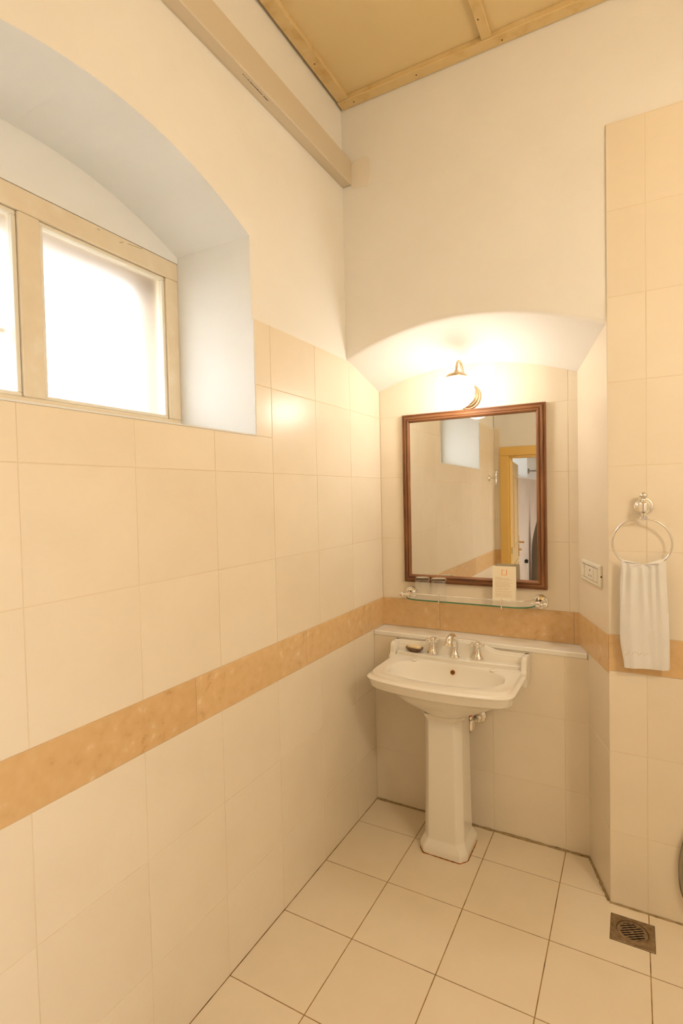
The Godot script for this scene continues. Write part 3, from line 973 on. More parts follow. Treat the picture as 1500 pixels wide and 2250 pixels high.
func faucet() -> void:
	var t := thing("faucet", "three-piece chrome basin tap with two cross handles and curved spout", "faucet", Vector3(SX - 0.006, 0.7795, 0.170))
	# spout
	var s := MB.new()
	s.lathe(Vector3.ZERO, Vector3.UP, [[0.0, 0.0], [0.0235, 0.0], [0.0245, 0.003], [0.022, 0.008], [0.0185, 0.011], [0.0195, 0.014], [0.017, 0.020], [0.0135, 0.026], [0.0125, 0.034], [0.0, 0.036]], 32)
	var pts := spline([Vector3(0, 0.028, 0), Vector3(0, 0.050, -0.004), Vector3(0, 0.078, 0.006), Vector3(0, 0.098, 0.030), Vector3(0, 0.103, 0.058), Vector3(0, 0.092, 0.080), Vector3(0, 0.076, 0.088)], 6)
	var rad := PackedFloat32Array()
	for k in pts.size():
		var f := float(k) / (pts.size() - 1)
		rad.append(lerpf(0.0125, 0.0145, sin(f * PI)) + (0.003 * smoothstep(0.65, 0.95, f)))
	s.tube(pts, rad, 20)
	var sp := obj(s, "spout", M.chrome, t)
	var tip := MB.new()
	tip.lathe(Vector3(0, 0.082, 0.086), Vector3(0, -1, 0.25).normalized(), [[0.0, 0.0], [0.0155, 0.0], [0.019, 0.006], [0.0205, 0.010], [0.0195, 0.013], [0.015, 0.014], [0.0, 0.012]], 24)
	obj(tip, "aerator", M.chrome, sp)
	var rod := MB.new()
	rod.lathe(Vector3(0.0, 0.030, -0.020), Vector3.UP, [[0.0, -0.03], [0.003, -0.03], [0.003, 0.025], [0.007, 0.027], [0.0105, 0.034], [0.0105, 0.040], [0.006, 0.046], [0.0, 0.047]], 16)
	obj(rod, "waste_lift_knob", M.chrome, sp)
	for sx in [-1.0, 1.0]:
		var h := MB.new()
		var o: Vector3 = Vector3(sx * 0.102, 0.0, 0.0)
		h.lathe(o, Vector3.UP, [[0.0, 0.0], [0.0255, 0.0], [0.0265, 0.004], [0.0255, 0.011], [0.0235, 0.016], [0.0215, 0.0175], [0.0205, 0.020], [0.0155, 0.032], [0.0125, 0.045], [0.0118, 0.052], [0.0095, 0.054], [0.0085, 0.060], [0.0, 0.061]], 32)
		var tap := obj(h, "tap_body", M.chrome, t)
		var c := MB.new()
		c.lathe(o + Vector3(0, 0.056, 0), Vector3.UP, [[0.0, 0.0], [0.009, 0.0], [0.0125, 0.005], [0.0125, 0.015], [0.0095, 0.020], [0.0065, 0.022], [0.0, 0.023]], 24)
		for k in 6:
			var a: float = TAU * k / 6.0 + 0.35 * sx
			var d := Vector3(cos(a), 0, sin(a))
			c.tube(PackedVector3Array([o + Vector3(0, 0.066, 0) + d * 0.008, o + Vector3(0, 0.066, 0) + d * 0.020, o + Vector3(0, 0.066, 0) + d * 0.023]), PackedFloat32Array([0.0042, 0.0036, 0.0050]), 10)
			c.ball(o + Vector3(0, 0.066, 0) + d * 0.0275, 0.0066, 12)
		obj(c, "cross_handle", M.chrome, tap, "spoked handle with ball ends")

func soap() -> void:
	var at := Vector3(0.2305, 0.7795, 0.167)
	var b := MB.new()
	var R := []
	for q in [[0.0, 0.024, 0.014], [0.004, 0.031, 0.018], [0.012, 0.038, 0.022], [0.0195, 0.0415, 0.0245], [0.020, 0.0395, 0.023], [0.013, 0.0355, 0.020], [0.008, 0.028, 0.015]]:
		R.append(oval_ring(0, 0, q[0], q[1], q[2], 3.2, 40))
	b.loft(R)
	var d := obj(b, "soap_dish", M.dish, self, "", 50.0)
	d.position = at
	d.rotation.y = -0.12
	tag(d, "small brown boat-shaped soap dish on the left of the basin rim", "soap dish")
	var s := MB.new()
	R = []
	for q in [[0.0085, 0.024, 0.012], [0.013, 0.033, 0.017], [0.022, 0.0345, 0.0185], [0.028, 0.032, 0.017], [0.030, 0.026, 0.013]]:
		R.append(oval_ring(0, 0, q[0], q[1], q[2], 3.4, 40))
	s.loft(R)
	var o := obj(s, "soap_bar", M.soap, self, "", 50.0)
	o.position = at
	o.rotation.y = -0.12
	tag(o, "pale wrapped bar of soap lying in the brown dish", "soap")

func mirror() -> void:
	var x0 := 0.1275
	var x1 := 0.7945
	var y0 := 1.078
	var y1 := 1.899
	var t := thing("mirror", "rectangular wall mirror in a moulded brown wooden frame over the basin", "mirror", Vector3((x0 + x1) * 0.5, y0, 0.0))
	var hw := (x1 - x0) * 0.5
	var hh := (y1 - y0)
	# profile: distance inwards from the outer edge, height off the wall
	var prof := [[0.0, 0.001], [0.0, 0.019], [0.002, 0.0215], [0.006, 0.0215], [0.008, 0.0195], [0.0095, 0.0195], [0.012, 0.0235], [0.017, 0.0260], [0.022, 0.0255], [0.0245, 0.0225], [0.0260, 0.0225], [0.0275, 0.0270], [0.0305, 0.0290], [0.0335, 0.0280], [0.0355, 0.0245], [0.0385, 0.0215], [0.0400, 0.0185], [0.0400, 0.001]]
	var corners := [Vector2(-hw, 0), Vector2(hw, 0), Vector2(hw, hh), Vector2(-hw, hh)]
	for k in 4:
		var a: Vector2 = corners[k]
		var b: Vector2 = corners[(k + 1) % 4]
		var along := (b - a).normalized()
		var inn := Vector2(-along.y, along.x)
		var r0 := PackedVector3Array()
		var r1 := PackedVector3Array()
		for q in prof:
			var p0: Vector2 = a + inn * q[0] + along * (q[0] + 0.0003)
			var p1: Vector2 = b + inn * q[0] - along * (q[0] + 0.0003)
			r0.append(Vector3(p0.x, p0.y, q[1]))
			r1.append(Vector3(p1.x, p1.y, q[1]))
		var m := MB.new()
		m.loft([r0, r1])
		obj(m, "frame_rail", M.wood_across if k % 2 == 0 else M.wood_up, t, "", 34.0)
	var g := MB.new()
	g.box(Vector3(0, hh * 0.5, 0.0155), Vector3(hw * 2 - 0.074, hh - 0.074, 0.005), 0.0006)
	var mg := obj(g, "mirror_glass", M.mirror, t, "silvered glass")
	mg.transform = Transform3D(Basis.from_euler(Vector3(-0.003, 0.004, 0)), Vector3.ZERO)
	g = MB.new()
	g.box(Vector3(0, hh * 0.5, 0.0065), Vector3(hw * 2 - 0.082, hh - 0.082, 0.011), 0.0006)
	obj(g, "backing_board", M.dish, t)

func wall_lamps() -> void:
	wall_lamp(Vector3.ZERO, false, "lit white globe wall lamp on a nickel swan-neck arm above the mirror", LAMP_ENERGY)
	# unseen lamp on the right wall, placed to light tiles, pier and floor
	wall_lamp(Vector3(ROOM_X, 2.25, 1.75), true, "unseen white globe lamp on the right wall, placed to light the tiles, pier and floor", UNSEEN_LAMP_ENERGY)

func wall_lamp(at: Vector3, turned: bool, label: String, energy: float) -> void:
	var c := Vector3(0.4555, 1.951, 0.190)
	var t := thing("wall_lamp", label, "lamp", Vector3(c.x, 1.957, 0.0))
	if turned:
		t.position = at
		t.rotation.y = -PI / 2
	var b := MB.new()
	b.lathe(Vector3(0, 0, 0.0005), Vector3.BACK, [[0.0, 0.0], [0.058, 0.0], [0.059, 0.004], [0.056, 0.008], [0.051, 0.009], [0.050, 0.013], [0.046, 0.017], [0.041, 0.018], [0.040, 0.021], [0.034, 0.025], [0.020, 0.028], [0.014, 0.034], [0.0, 0.035]], 48)
	obj(b, "back_plate", M.nickel, t, "stepped round back plate")
	var a := MB.new()
	a.tube(spline([Vector3(0, 0, 0.030), Vector3(0, 0.004, 0.055), Vector3(0, 0.025, 0.070), Vector3(0, 0.070, 0.082), Vector3(0, 0.110, 0.100), Vector3(0, 0.135, 0.132), Vector3(0, 0.128, 0.168), Vector3(0, 0.100, 0.187), Vector3(0, 0.072, 0.190)], 7), 0.0058, 14)
	obj(a, "arm", M.nickel, t)
	var g := MB.new()
	g.lathe(Vector3(0, c.y - 1.957 + 0.062, c.z), Vector3.UP, [[0.0, 0.002], [0.042, 0.0], [0.0445, 0.001], [0.0450, 0.006], [0.0435, 0.010], [0.036, 0.016], [0.024, 0.020], [0.012, 0.022], [0.009, 0.030], [0.0, 0.031]], 40)
	obj(g, "globe_cap", M.nickel, t)
	var s := MB.new()
	s.ball(Vector3(0, c.y - 1.957, c.z), 0.0765, 48)
	var globe := obj(s, "globe_bulb", M.globe, t, "glowing opal glass globe")
	globe.cast_shadow = GeometryInstance3D.SHADOW_CASTING_SETTING_ON
	var l := OmniLight3D.new()
	l.name = "globe_light"
	l.position = Vector3(0, c.y - 1.957, c.z)
	l.light_color = UNSEEN_LAMP_COLOR if turned else LAMP_COLOR
	l.light_energy = energy
	l.light_size = 0.074
	l.omni_range = 12.0
	l.omni_attenuation = 2.0
	l.shadow_enabled = true
	t.add_child(l)

const SHELF_Y := 1.021

func shelf_path(inset: float, y: float, full := true) -> PackedVector3Array:
	var x0 := 0.170 + inset
	var x1 := 0.757 - inset
	var zb := 0.030 + inset
	var zf := 0.168 - inset
	var r := 0.085
	var out := PackedVector3Array()
	if full:
		out.append(Vector3(x0, y, zb))
	for k in 13:
		var t := PI * 0.5 * k / 12.0
		out.append(Vector3(x0 + r * (1 - cos(t)), y, zf - r * 0.85 * (1 - sin(t))))
	for k in 12:
		out.append(Vector3(lerpf(x0 + r, x1 - r, (k + 1) / 13.0), y, zf))
	for k in 13:
		var t := PI * 0.5 * (1.0 - k / 12.0)
		out.append(Vector3(x1 - r * (1 - cos(t)), y, zf - r * 0.85 * (1 - sin(t))))
	if full:
		out.append(Vector3(x1, y, zb))
	return out

func shelf() -> void:
	var t := thing("glass_shelf", "clear glass shelf with rounded ends on chrome wall brackets under the mirror", "shelf", Vector3(0.0, SHELF_Y, 0.0))
	var g := MB.new()
	g.loft([shelf_path(0.002, -0.003), shelf_path(0.002, 0.003)])
	obj(g, "glass_plate", M.clear, t, "clear glass plate", 50.0)
	# polished edge, green as glass is when looked at along the sheet
	var e := MB.new()
	var outer := shelf_path(0.0, 0.0)
	var inner := shelf_path(0.0016, 0.0)
	var rings := []
	for k in range(1, outer.size() - 1):
		rings.append(PackedVector3Array([outer[k] + Vector3(0, -0.0028, 0), outer[k] + Vector3(0, 0.0028, 0), inner[k] + Vector3(0, 0.003, 0), inner[k] + Vector3(0, -0.003, 0)]))
	e.loft(rings)
	obj(e, "glass_edge", M.glass_edge, t, "green polished edge of the glass")
	# gallery rail
	var r := MB.new()
	var rail := PackedVector3Array([Vector3(0.176, 0.010, 0.062)])
	rail.append_array(shelf_path(0.006, 0.027, false))
	rail.append(Vector3(0.751, 0.010, 0.062))
	r.tube(rail, 0.0024, 10)
	obj(r, "gallery_rail", M.chrome, t, "thin chrome rail along the front")
	for x in [0.350, 0.629]:
		var p := MB.new()
		p.lathe(Vector3(x, -0.010, 0.1655), Vector3.UP, [[0.0, 0.0], [0.0038, 0.0], [0.0042, 0.003], [0.0042, 0.014], [0.0028, 0.016], [0.0026, 0.034], [0.0038, 0.036], [0.0038, 0.041], [0.0, 0.043]], 14)
		obj(p, "rail_post", M.chrome, t)
	for s in [-1.0, 1.0]:
		var x: float = 0.157 if s < 0 else 0.766
		var b := MB.new()
		b.lathe(Vector3(x, 0.001, 0.0005), Vector3.BACK, [[0.0, 0.0], [0.0315, 0.0], [0.0325, 0.004], [0.030, 0.008], [0.026, 0.009], [0.025, 0.012], [0.019, 0.016], [0.013, 0.020], [0.0105, 0.030], [0.0105, 0.056], [0.0, 0.058]], 36)
		var br := obj(b, "wall_bracket", M.chrome, t)
		var k := MB.new()
		# sideways barrel: pin that grips the glass, collar, knob
		k.lathe(Vector3(x - s * 0.016, 0.001, 0.062), Vector3(s, 0, 0), [[0.0, -0.016], [0.0042, -0.016], [0.0045, -0.001], [0.0105, 0.0], [0.0125, 0.001], [0.0125, 0.022], [0.0085, 0.024], [0.0072, 0.029], [0.0072, 0.033], [0.0108, 0.037], [0.0122, 0.043], [0.0105, 0.050], [0.005, 0.0545], [0.0, 0.055]], 28)
		obj(k, "bracket_knob", M.chrome, br)

func tumblers() -> void:
	for k in 2:
		var t := thing("tumbler", ["clear drinking glass upside down on the shelf, next to the left bracket", "clear drinking glass upside down on the shelf, nearer to the card"][k], "glass", Vector3([0.2385, 0.3200][k], SHELF_Y + 0.0031, [0.068, 0.070][k]), "upturned glasses on the shelf")
		var b := MB.new()
		b.lathe(Vector3.ZERO, Vector3.UP, [[0.0352, 0.0730], [0.0378, 0.0012], [0.0374, 0.0002], [0.0362, 0.0002], [0.0357, 0.0014], [0.0334, 0.0730]], 48, true)
		obj(b, "side", M.clear, t, "", 40.0)
		b = MB.new()
		b.lathe(Vector3.ZERO, Vector3.UP, [[0.0, 0.0885], [0.030, 0.0885], [0.0335, 0.0875], [0.0350, 0.0845], [0.0353, 0.0732], [0.0333, 0.0732], [0.0315, 0.0745], [0.027, 0.0757], [0.0, 0.0760]], 48)
		obj(b, "base", M.glass, t, "thick glass base, uppermost as the glass stands upside down", 40.0)

func notice_card() -> void:
	var t := thing("notice_card", "small cream printed card standing on the glass shelf before the mirror", "card", Vector3(0.621, SHELF_Y + 0.0031, 0.060))
	t.rotation.y = 0.03
	var w := 0.101
	var h := 0.157
	var tilt := 0.07
	var b := MB.new()
	b.box(Vector3(0, h * 0.5, 0.0), Vector3(w, h, 0.0012), 0.0002)
	var f := obj(b, "front_leaf", M.card, t)
	f.transform = Transform3D(Basis(Vector3.RIGHT, -tilt), Vector3(0, 0.0002, 0.014))
	b = MB.new()
	b.box(Vector3(0, h * 0.5, 0.0), Vector3(w, h, 0.0012), 0.0002)
	var k := obj(b, "back_leaf", M.card, t)
	k.transform = Transform3D(Basis(Vector3.RIGHT, tilt), Vector3(0, 0.0002, -0.0095))
	# print: an open orange square above lines of small type
	var im := Image.create(256, 398, false, Image.FORMAT_RGB8)
	im.fill(Color(0.95, 0.90, 0.79))
	var oc := Color(0.94, 0.57, 0.34)
	im.fill_rect(Rect2i(98, 34, 9, 66), oc)
	im.fill_rect(Rect2i(150, 34, 9, 66), oc)
	im.fill_rect(Rect2i(98, 92, 61, 8), Color(0.93, 0.68, 0.44))
	im.fill_rect(Rect2i(98, 34, 26, 6), Color(0.94, 0.66, 0.42))
	var r := RandomNumberGenerator.new()
	r.seed = 9
	var y := 122
	while y < 350:
		var x := 30
		var stop := 30 + r.randi_range(150, 196)
		if y > 120 and y < 130:
			stop = 90
		while x < stop:
			var ww := r.randi_range(5, 17)
			im.fill_rect(Rect2i(x, y, mini(ww, stop - x), 3), Color(0.74, 0.63, 0.46))
			x += ww + 4
		y += 11 if r.randf() > 0.2 else 19
	var m := mat(Color(1, 1, 1), 0.5)
	m.albedo_texture = ImageTexture.create_from_image(im)
	var q := QuadMesh.new()
	q.size = Vector2(w - 0.001, h - 0.001)
	var pr := put(q, "print", m, f)
	pr.position = Vector3(0, h * 0.5, 0.0008)

func socket_plate() -> void:
	var d := (REV_B - REV_A).normalized()
	var n := Vector3(-d.z, 0, d.x)
	var t := thing("socket_plate", "cream switched socket plate on the splayed cheek beside the mirror", "socket", REV_A + d * 0.186 + Vector3(0, 1.1465, 0))
	t.basis = Basis(d, Vector3.UP, n) if d.cross(Vector3.UP).dot(n) > 0 else Basis(-d, Vector3.UP, n)
	var W := 0.236
	var H := 0.082
	var b := MB.new()
	var R := []
	for q in [[0.0005, 0.0], [0.007, 0.0], [0.0105, 0.004], [0.0115, 0.010], [0.0115, 0.017], [0.0085, 0.019], [0.0005, 0.019]]:
		var x: float = W * 0.5 - q[1]
		var y: float = H * 0.5 - q[1] * 0.75
		var ring := PackedVector3Array()
		for c in [[-1, -1], [1, -1], [1, 1], [-1, 1]]:
			ring.append(Vector3(c[0] * x, H * 0.5 + c[1] * y, q[0]))
		R.append(ring)
	b.loft(R)
	var p := obj(b, "plate", M.plastic, t, "", 25.0)
	var mod := func(called: String, x: float, w: float, m: Material, z := 0.0105, h := 0.050) -> MeshInstance3D:
		var q := MB.new()
		q.box(Vector3(x, H * 0.5, z * 0.5 + 0.002), Vector3(w, h, z), 0.0015)
		return obj(q, called, m, t)
	mod.call("blank_module", 0.0725, 0.042, M.plastic)
	var sw: MeshInstance3D = mod.call("rocker_switch", -0.082, 0.036, M.plastic)
	sw.rotation.x = 0.04
	sw = mod.call("rocker_switch", -0.043, 0.036, M.plastic)
	sw.rotation.x = -0.04
	var so: MeshInstance3D = mod.call("socket_module", 0.013, 0.070, M.plastic, 0.0115)
	for v in [[0.0, 0.011, 0.0042], [-0.0135, -0.010, 0.0034], [0.0135, -0.010, 0.0034]]:
		var q := MB.new()
		q.lathe(Vector3(0.013 + v[0], H * 0.5 + v[1], 0.0124), Vector3.BACK, [[0.0, 0.0], [v[2], 0.0], [v[2], 0.0014], [0.0, 0.0014]], 14)
		obj(q, "pin_hole", M.crack, so)
	# fine lines of print on the left module, and a screw cap
	for k in 4:
		var q := MB.new()
		q.box(Vector3(-0.082, H * 0.5 + 0.012 - k * 0.006, 0.0128), Vector3(0.018, 0.0012, 0.0006), 0.0001)
		obj(q, "marking", M.crack, t)
	var c := MB.new()
	c.lathe(Vector3(W * 0.5 - 0.002, H * 0.5, 0.004), Vector3.RIGHT, [[0.0, 0.0], [0.0035, 0.0], [0.0035, 0.0024], [0.0, 0.0024]], 12)
	obj(c, "screw", M.crack, t)

func towel_ring() -> void:
	var o := Vector3(1.157, 1.452, ZF + 0.009)
	var t := thing("towel_ring", "chrome towel ring with ball finial on the tiled pier", "towel ring", o)
	var b := MB.new()
	b.lathe(Vector3.ZERO, Vector3.BACK, [[0.0, 0.0], [0.0300, 0.0], [0.0310, 0.004], [0.0290, 0.008], [0.0255, 0.009], [0.0250, 0.013], [0.0215, 0.017], [0.0180, 0.018], [0.0150, 0.030], [0.0140, 0.040], [0.0, 0.041]], 40)
	obj(b, "wall_flange", M.chrome, t)
	# upright barrel with finial, and the clip that carries the ring
	var k := MB.new()
	k.lathe(Vector3(0, 0, 0.042), Vector3.UP, [[0.0, -0.034], [0.0075, -0.034], [0.0080, -0.024], [0.0110, -0.022], [0.0165, -0.017], [0.0170, -0.013], [0.0170, 0.009], [0.0150, 0.013], [0.0090, 0.018], [0.0062, 0.022], [0.0062, 0.026], [0.0105, 0.029], [0.0135, 0.035], [0.0135, 0.040], [0.0105, 0.046], [0.0050, 0.0495], [0.0, 0.050]], 36)
	obj(k, "barrel", M.chrome, t, "upright barrel with ball finial")
	var c := MB.new()
	c.box(Vector3(0, -0.039, 0.042), Vector3(0.023, 0.015, 0.012), 0.003)
	obj(c, "ring_clip", M.chrome, t)
	var pts := PackedVector3Array()
	for j in 72:
		var a := TAU * j / 72.0
		pts.append(Vector3(-0.006 + 0.0895 * cos(a), -0.126 + 0.0860 * sin(a), 0.042 - 0.012 * (1.0 - sin(a)) * 0.5))
	var r := MB.new()
	r.tube(pts, 0.0034, 12, true)
	obj(r, "ring", M.chrome, t)
	# towel
	var T := MB.new()
	var rings := []
	var rows := 34
	var n := 84
	for i in rows + 1:
		var v := float(i) / rows
		var ring := PackedVector3Array()
		for j in n:
			var f := float(j) / n
			# front sheet for the first half of the loop, back sheet for the second
			var side := 1.0 if f < 0.5 else -1.0
			var s := (f * 2.0) if f < 0.5 else (2.0 - f * 2.0)
			var w := s * 2.0 - 1.0
			var open := smoothstep(0.0, 0.30, v)
			var left := lerpf(1.0885, 1.0835, open) + 0.012 * smoothstep(0.72, 1.0, v)
			var right := lerpf(1.2225, 1.2325, smoothstep(0.0, 0.8, v))
			var x := lerpf(left, right, s)
			var dx := (x - 1.151) / 0.0895
			var ytop := 1.326 - 0.0860 * sqrt(maxf(0.0, 1.0 - dx * dx)) + 0.004
			var ybot := 0.888 + (0.006 if side < 0 else 0.0) + 0.008 * s
			var y := lerpf(ytop, ybot, v)
			var edge := pow(absf(w), 6.0)
			var folds := (1.0 - 0.85 * smoothstep(0.05, 0.55, v)) * 0.0062 * sin(s * 30.0 + 1.1 * sin(s * 9.0)) + 0.0035 * sin(s * 7.5 + 1.0) * smoothstep(0.1, 0.6, v)
			var thick := lerpf(0.0050, 0.0105, smoothstep(0.0, 0.10, v)) * (1.0 - 0.72 * edge)
			var zc := o.z + 0.0335 + 0.004 * (1.0 - v)
			ring.append(Vector3(x, y, zc + folds * (1.0 if side > 0 else 0.5) + side * thick))
		rings.append(ring)
	T.loft(rings)
	var tw := obj(T, "hand_towel", M.towel, self, "", 70.0)
	tag(tw, "small white hand towel hanging folded through the chrome ring", "towel")
	# faint woven marks above the hem, too blurred to read
	var q := MB.new()
	var zs := func(x: float) -> float: return o.z + 0.0447 + 0.0035 * sin(((x - 1.09) / 0.14) * 7.5 + 1.0)
	for g in [[1.103, 0.936, 0.010, 0.2], [1.110, 0.945, 0.008, 1.5], [1.122, 0.942, 0.012, 1.2], [1.131, 0.947, 0.009, 0.1], [1.139, 0.940, 0.011, 1.9], [1.148, 0.944, 0.010, 0.6], [1.157, 0.941, 0.008, 1.4], [1.166, 0.945, 0.008, 0.3]]:
		var half: Vector3 = Vector3(cos(g[3]), sin(g[3]), 0.0) * g[2] * 0.5
		var mid := Vector3(g[0], g[1], zs.call(g[0]))
		q.tube(PackedVector3Array([mid - half, mid + Vector3(0.001, 0.001, 0.0), mid + half]), 0.0011, 6)
	obj(q, "woven_mark", M.towel_mark, tw, "faint woven marks above the hem")

func floor_drain() -> void:
	var t := thing("floor_drain", "square brownish steel floor drain with round slotted grate", "drain", Vector3(1.1172, 0.0, 0.4618))
	var n := 48
	var b := MB.new()
	# square plate with a round opening
	var sq := func(y: float, h: float) -> PackedVector3Array:
		var a := PackedVector3Array()
		for j in n:
			var f := TAU * j / n
			var c := cos(f)
			var s := sin(f)
			var k := h / maxf(absf(c), absf(s))
			a.append(Vector3(c * k, y, s * k * 0.93))
		return a
	var ci := func(y: float, r: float) -> PackedVector3Array:
		return b.circle(Vector3(0, y, 0), Vector3.RIGHT, Vector3.BACK, r, n)
	b.loft([sq.call(-0.002, 0.0668), sq.call(0.0015, 0.0668), sq.call(0.0025, 0.0655), ci.call(0.0025, 0.0535), ci.call(0.0036, 0.0515), ci.call(0.0036, 0.0495), ci.call(0.001, 0.0485), ci.call(-0.002, 0.0485)], false, false, true)
	obj(b, "plate", M.steel, t, "", 30.0)
	var cup := MB.new()
	cup.lathe(Vector3.ZERO, Vector3.UP, [[0.0, -0.075], [0.0495, -0.075], [0.0495, -0.0022], [0.0470, -0.0022], [0.0470, -0.070], [0.0, -0.070]], 32)
	obj(cup, "pit", M.dark, t)
	# round grate: ring and bars between the slots
	var g := MB.new()
	g.lathe(Vector3.ZERO, Vector3.UP, [[0.0378, -0.0035], [0.0478, -0.0035], [0.0478, 0.0012], [0.0465, 0.0022], [0.0378, 0.0022]], 48, true)
	var grate := obj(g, "grate_ring", M.steel, t)
	var dir := Vector3(0.845, 0, -0.535).normalized()
	var across := Vector3(0.535, 0, 0.845).normalized()
	for k in range(-3, 5):
		var off := (k - 0.5) * 0.0094
		var half := sqrt(maxf(0.0, 0.0388 * 0.0388 - off * off))
		var q := MB.new()
		q.box(Vector3.ZERO, Vector3(half * 2.0, 0.0055, 0.0040), 0.0006)
		var bar := obj(q, "bar", M.steel, grate)
		bar.transform = Transform3D(Basis(dir, Vector3.UP, dir.cross(Vector3.UP)), across * off + Vector3(0, -0.0008, 0))
	for k in [[0.0, 0.0, 0.010], [-0.031, 0.0188, 0.010], [0.031, 0.0188, 0.010], [-0.031, -0.0188, 0.010], [0.031, -0.0188, 0.010]]:
		var q := MB.new()
		q.box(Vector3.ZERO, Vector3(k[2], 0.0052, 0.0060), 0.0006)
		var web := obj(q, "web", M.steel, grate)
		web.transform = Transform3D(Basis(dir, Vector3.UP, dir.cross(Vector3.UP)), dir * k[0] + across * k[1] + Vector3(0, -0.0010, 0))

func bidet_hose() -> void:
	var t := thing("hose_spray", "ribbed steel spray hose looping down the tiled pier at the picture's edge", "hose", Vector3(1.26, 0.0, ZF + 0.0085))
	var pts := spline([Vector3(0.19, 0.56, 0.034), Vector3(0.17, 0.50, 0.028), Vector3(0.085, 0.42, 0.022), Vector3(0.030, 0.345, 0.020), Vector3(0.009, 0.27, 0.019), Vector3(0.003, 0.19, 0.019), Vector3(0.012, 0.12, 0.019), Vector3(0.045, 0.065, 0.021), Vector3(0.10, 0.05, 0.024), Vector3(0.16, 0.09, 0.026), Vector3(0.20, 0.22, 0.028), Vector3(0.215, 0.40, 0.030), Vector3(0.22, 0.62, 0.035)], 34)
	var rad := PackedFloat32Array()
	for k in pts.size():
		rad.append(0.0075 if k % 2 == 0 else 0.0066)
	var b := MB.new()
	b.tube(pts, rad, 12)
	obj(b, "hose", M.hose, t, "", 60.0)
	var v := MB.new()
	v.lathe(Vector3(0.19, 0.58, 0.0), Vector3.BACK, [[0.0, 0.0], [0.026, 0.0], [0.026, 0.004], [0.011, 0.008], [0.011, 0.05], [0.014, 0.052], [0.014, 0.064], [0.0, 0.065]], 24)
	v.tube(PackedVector3Array([Vector3(0.19, 0.585, 0.034), Vector3(0.19, 0.555, 0.034)]), 0.010, 14)
	obj(v, "valve", M.chrome, t)
	var s := MB.new()
	s.tube(spline([Vector3(0.22, 0.61, 0.035), Vector3(0.22, 0.68, 0.04), Vector3(0.22, 0.72, 0.055), Vector3(0.22, 0.735, 0.075)], 6), 0.012, 14)
	s.lathe(Vector3(0.22, 0.735, 0.072), Vector3(0, 0.25, 1).normalized(), [[0.0, 0.0], [0.012, 0.0], [0.019, 0.014], [0.019, 0.020], [0.0, 0.021]], 20)
	obj(s, "spray_head", M.chrome, t)
	var h := MB.new()
	h.box(Vector3(0.22, 0.66, 0.013), Vector3(0.03, 0.035, 0.025), 0.004)
	obj(h, "holder", M.chrome, t)

func trap() -> void:
	var t := thing("drain_trap", "chrome bottle trap and pipe half hidden behind the pedestal", "pipe", Vector3(0.494, 0.503, 0.1235))
	var b := MB.new()
	b.lathe(Vector3(0.003, -0.030, 0.078), Vector3.UP, [[0.0, 0.0], [0.013, 0.0], [0.0175, 0.005], [0.0185, 0.012], [0.0185, 0.042], [0.016, 0.048], [0.011, 0.051], [0.011, 0.075], [0.0, 0.076]], 28)
	obj(b, "bottle", M.chrome, t)
	b = MB.new()
	b.lathe(Vector3(0.022, 0.010, 0.0005), Vector3.BACK, [[0.0, 0.0], [0.031, 0.0], [0.032, 0.004], [0.027, 0.009], [0.018, 0.012], [0.015, 0.020], [0.0, 0.021]], 32)
	obj(b, "wall_flange", M.chrome, t)
	b = MB.new()
	b.lathe(Vector3(0.022, 0.010, 0.022), Vector3.BACK, [[0.0, 0.0], [0.019, 0.0], [0.020, 0.003], [0.020, 0.016], [0.017, 0.019], [0.0, 0.020]], 8)
	obj(b, "nut", M.chrome, t)
	b = MB.new()
	b.tube(spline([Vector3(0.022, 0.010, 0.036), Vector3(0.021, 0.010, 0.055), Vector3(0.014, 0.010, 0.072), Vector3(0.003, 0.010, 0.078)], 6), 0.0115, 16)
	obj(b, "elbow", M.chrome, t)
	b = MB.new()
	b.lathe(Vector3(0.001, 0.034, 0.078), Vector3.UP, [[0.0, 0.0], [0.0125, 0.0], [0.0130, 0.003], [0.0130, 0.009], [0.0, 0.010]], 20)
	obj(b, "red_washer", M.red, t, "red washer on the trap")

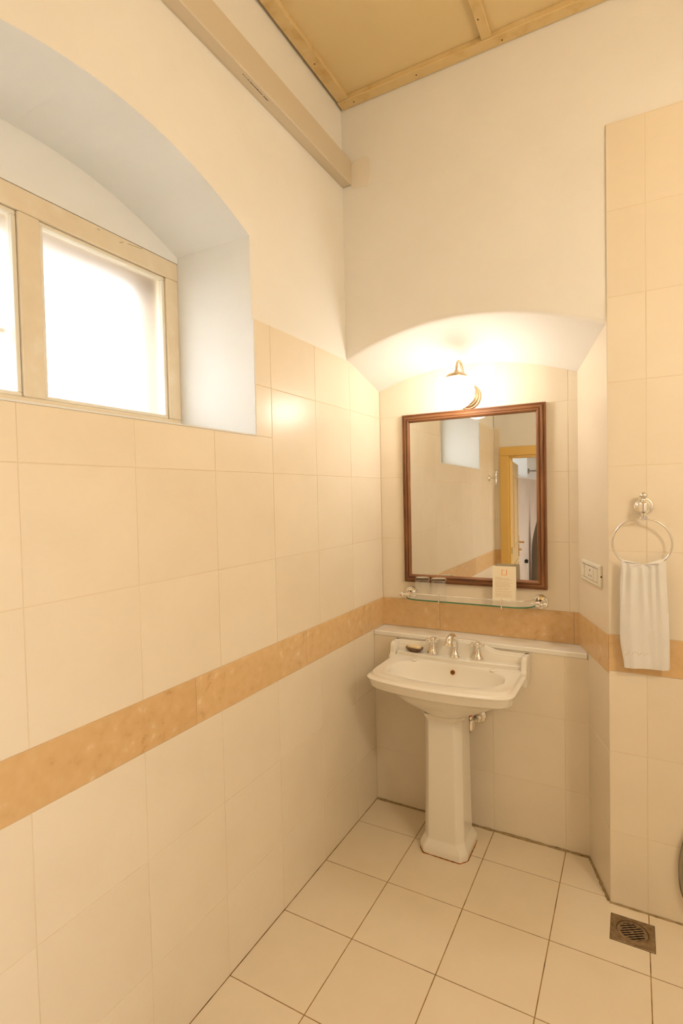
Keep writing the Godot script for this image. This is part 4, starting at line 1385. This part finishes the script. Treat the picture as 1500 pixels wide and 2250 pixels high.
func mirror_world() -> void:
	# hook on the left wall, seen in the mirror
	var t := thing("robe_hook", "chrome double robe hook on the left wall, seen in the mirror", "hook", Vector3(0.0, 1.655, 2.41))
	var b := MB.new()
	b.lathe(Vector3(0.0005, 0, 0), Vector3.RIGHT, [[0.0, 0.0], [0.027, 0.0], [0.028, 0.004], [0.024, 0.010], [0.014, 0.016], [0.008, 0.026], [0.007, 0.060], [0.0, 0.061]], 28)
	obj(b, "flange", M.chrome, t)
	b = MB.new()
	b.tube(PackedVector3Array([Vector3(0.064, -0.048, 0), Vector3(0.064, 0.048, 0)]), 0.006, 12)
	for y in [-0.052, 0.0, 0.052]:
		b.ball(Vector3(0.064, y, 0), 0.013, 14)
	obj(b, "cross_bar", M.chrome, t)
	# curtain rod, robe-like grey shape and plug in the next room
	t = thing("curtain_rod", "thin steel rod across the next room, seen in the mirror", "rod", Vector3(0.0, 1.80, 4.62))
	b = MB.new()
	b.lathe(Vector3(-0.006, 0, 0), Vector3.RIGHT, [[0.0, 0.0], [0.035, 0.0], [0.035, 0.004], [0.012, 0.02], [0.0, 0.021]], 20)
	obj(b, "flange", M.hose, t)
	b = MB.new()
	b.tube(PackedVector3Array([Vector3(0.0, 0, 0), Vector3(2.39, 0, 0)]), 0.009, 10)
	obj(b, "rod", M.hose, t)
	t = thing("robe_like_shape", "grey tapered robe-like shape below the rod in the next room, seen in the mirror", "robe", Vector3(0.16, 0.25, 4.62))  # robe-like cloth set where a dark tapering shape is mirrored
	b = MB.new()
	var rings := []
	for i in 25:
		var v := i / 24.0
		var y := lerpf(1.22, 0.0, v)
		var w := lerpf(0.018, 0.135, smoothstep(0.0, 0.55, v))
		var ring := PackedVector3Array()
		for j in 40:
			var a := TAU * j / 40.0
			var f := 1.0 + 0.10 * sin(a * 7.0 + v * 2.0) * v
			ring.append(Vector3(cos(a) * w * f, y, sin(a) * w * 0.55 * f))
		rings.append(ring)
	b.loft(rings)
	obj(b, "cloth", M.cloth_grey, t, "", 60.0)
	b = MB.new()
	b.tube(spline([Vector3(0, 1.21, 0), Vector3(0.01, 1.38, 0.006), Vector3(0.004, 1.52, 0.010), Vector3(0, 1.532, 0.0), Vector3(-0.004, 1.52, -0.010), Vector3(-0.008, 1.38, -0.006), Vector3(0, 1.215, 0)], 6), 0.004, 8)
	obj(b, "loop", M.cloth_grey, t)
	t = thing("plug", "black plug in a wall socket of the next room, seen in the mirror", "plug", Vector3(0.0012, 0.70, 4.22))
	b = MB.new()
	b.box(Vector3(0.003, 0.0, 0), Vector3(0.006, 0.085, 0.085), 0.002)
	obj(b, "socket", M.plastic, t)
	b = MB.new()
	b.box(Vector3(0.026, 0.0, 0), Vector3(0.04, 0.045, 0.045), 0.008)
	obj(b, "plug_body", M.dark, t)
	b = MB.new()
	b.tube(spline([Vector3(0.03, -0.02, 0), Vector3(0.03, -0.08, 0), Vector3(0.02, -0.2, 0.02), Vector3(0.02, -0.4, 0.05), Vector3(0.02, -0.69, 0.06)], 6), 0.004, 8)
	obj(b, "cord", M.plastic, t)
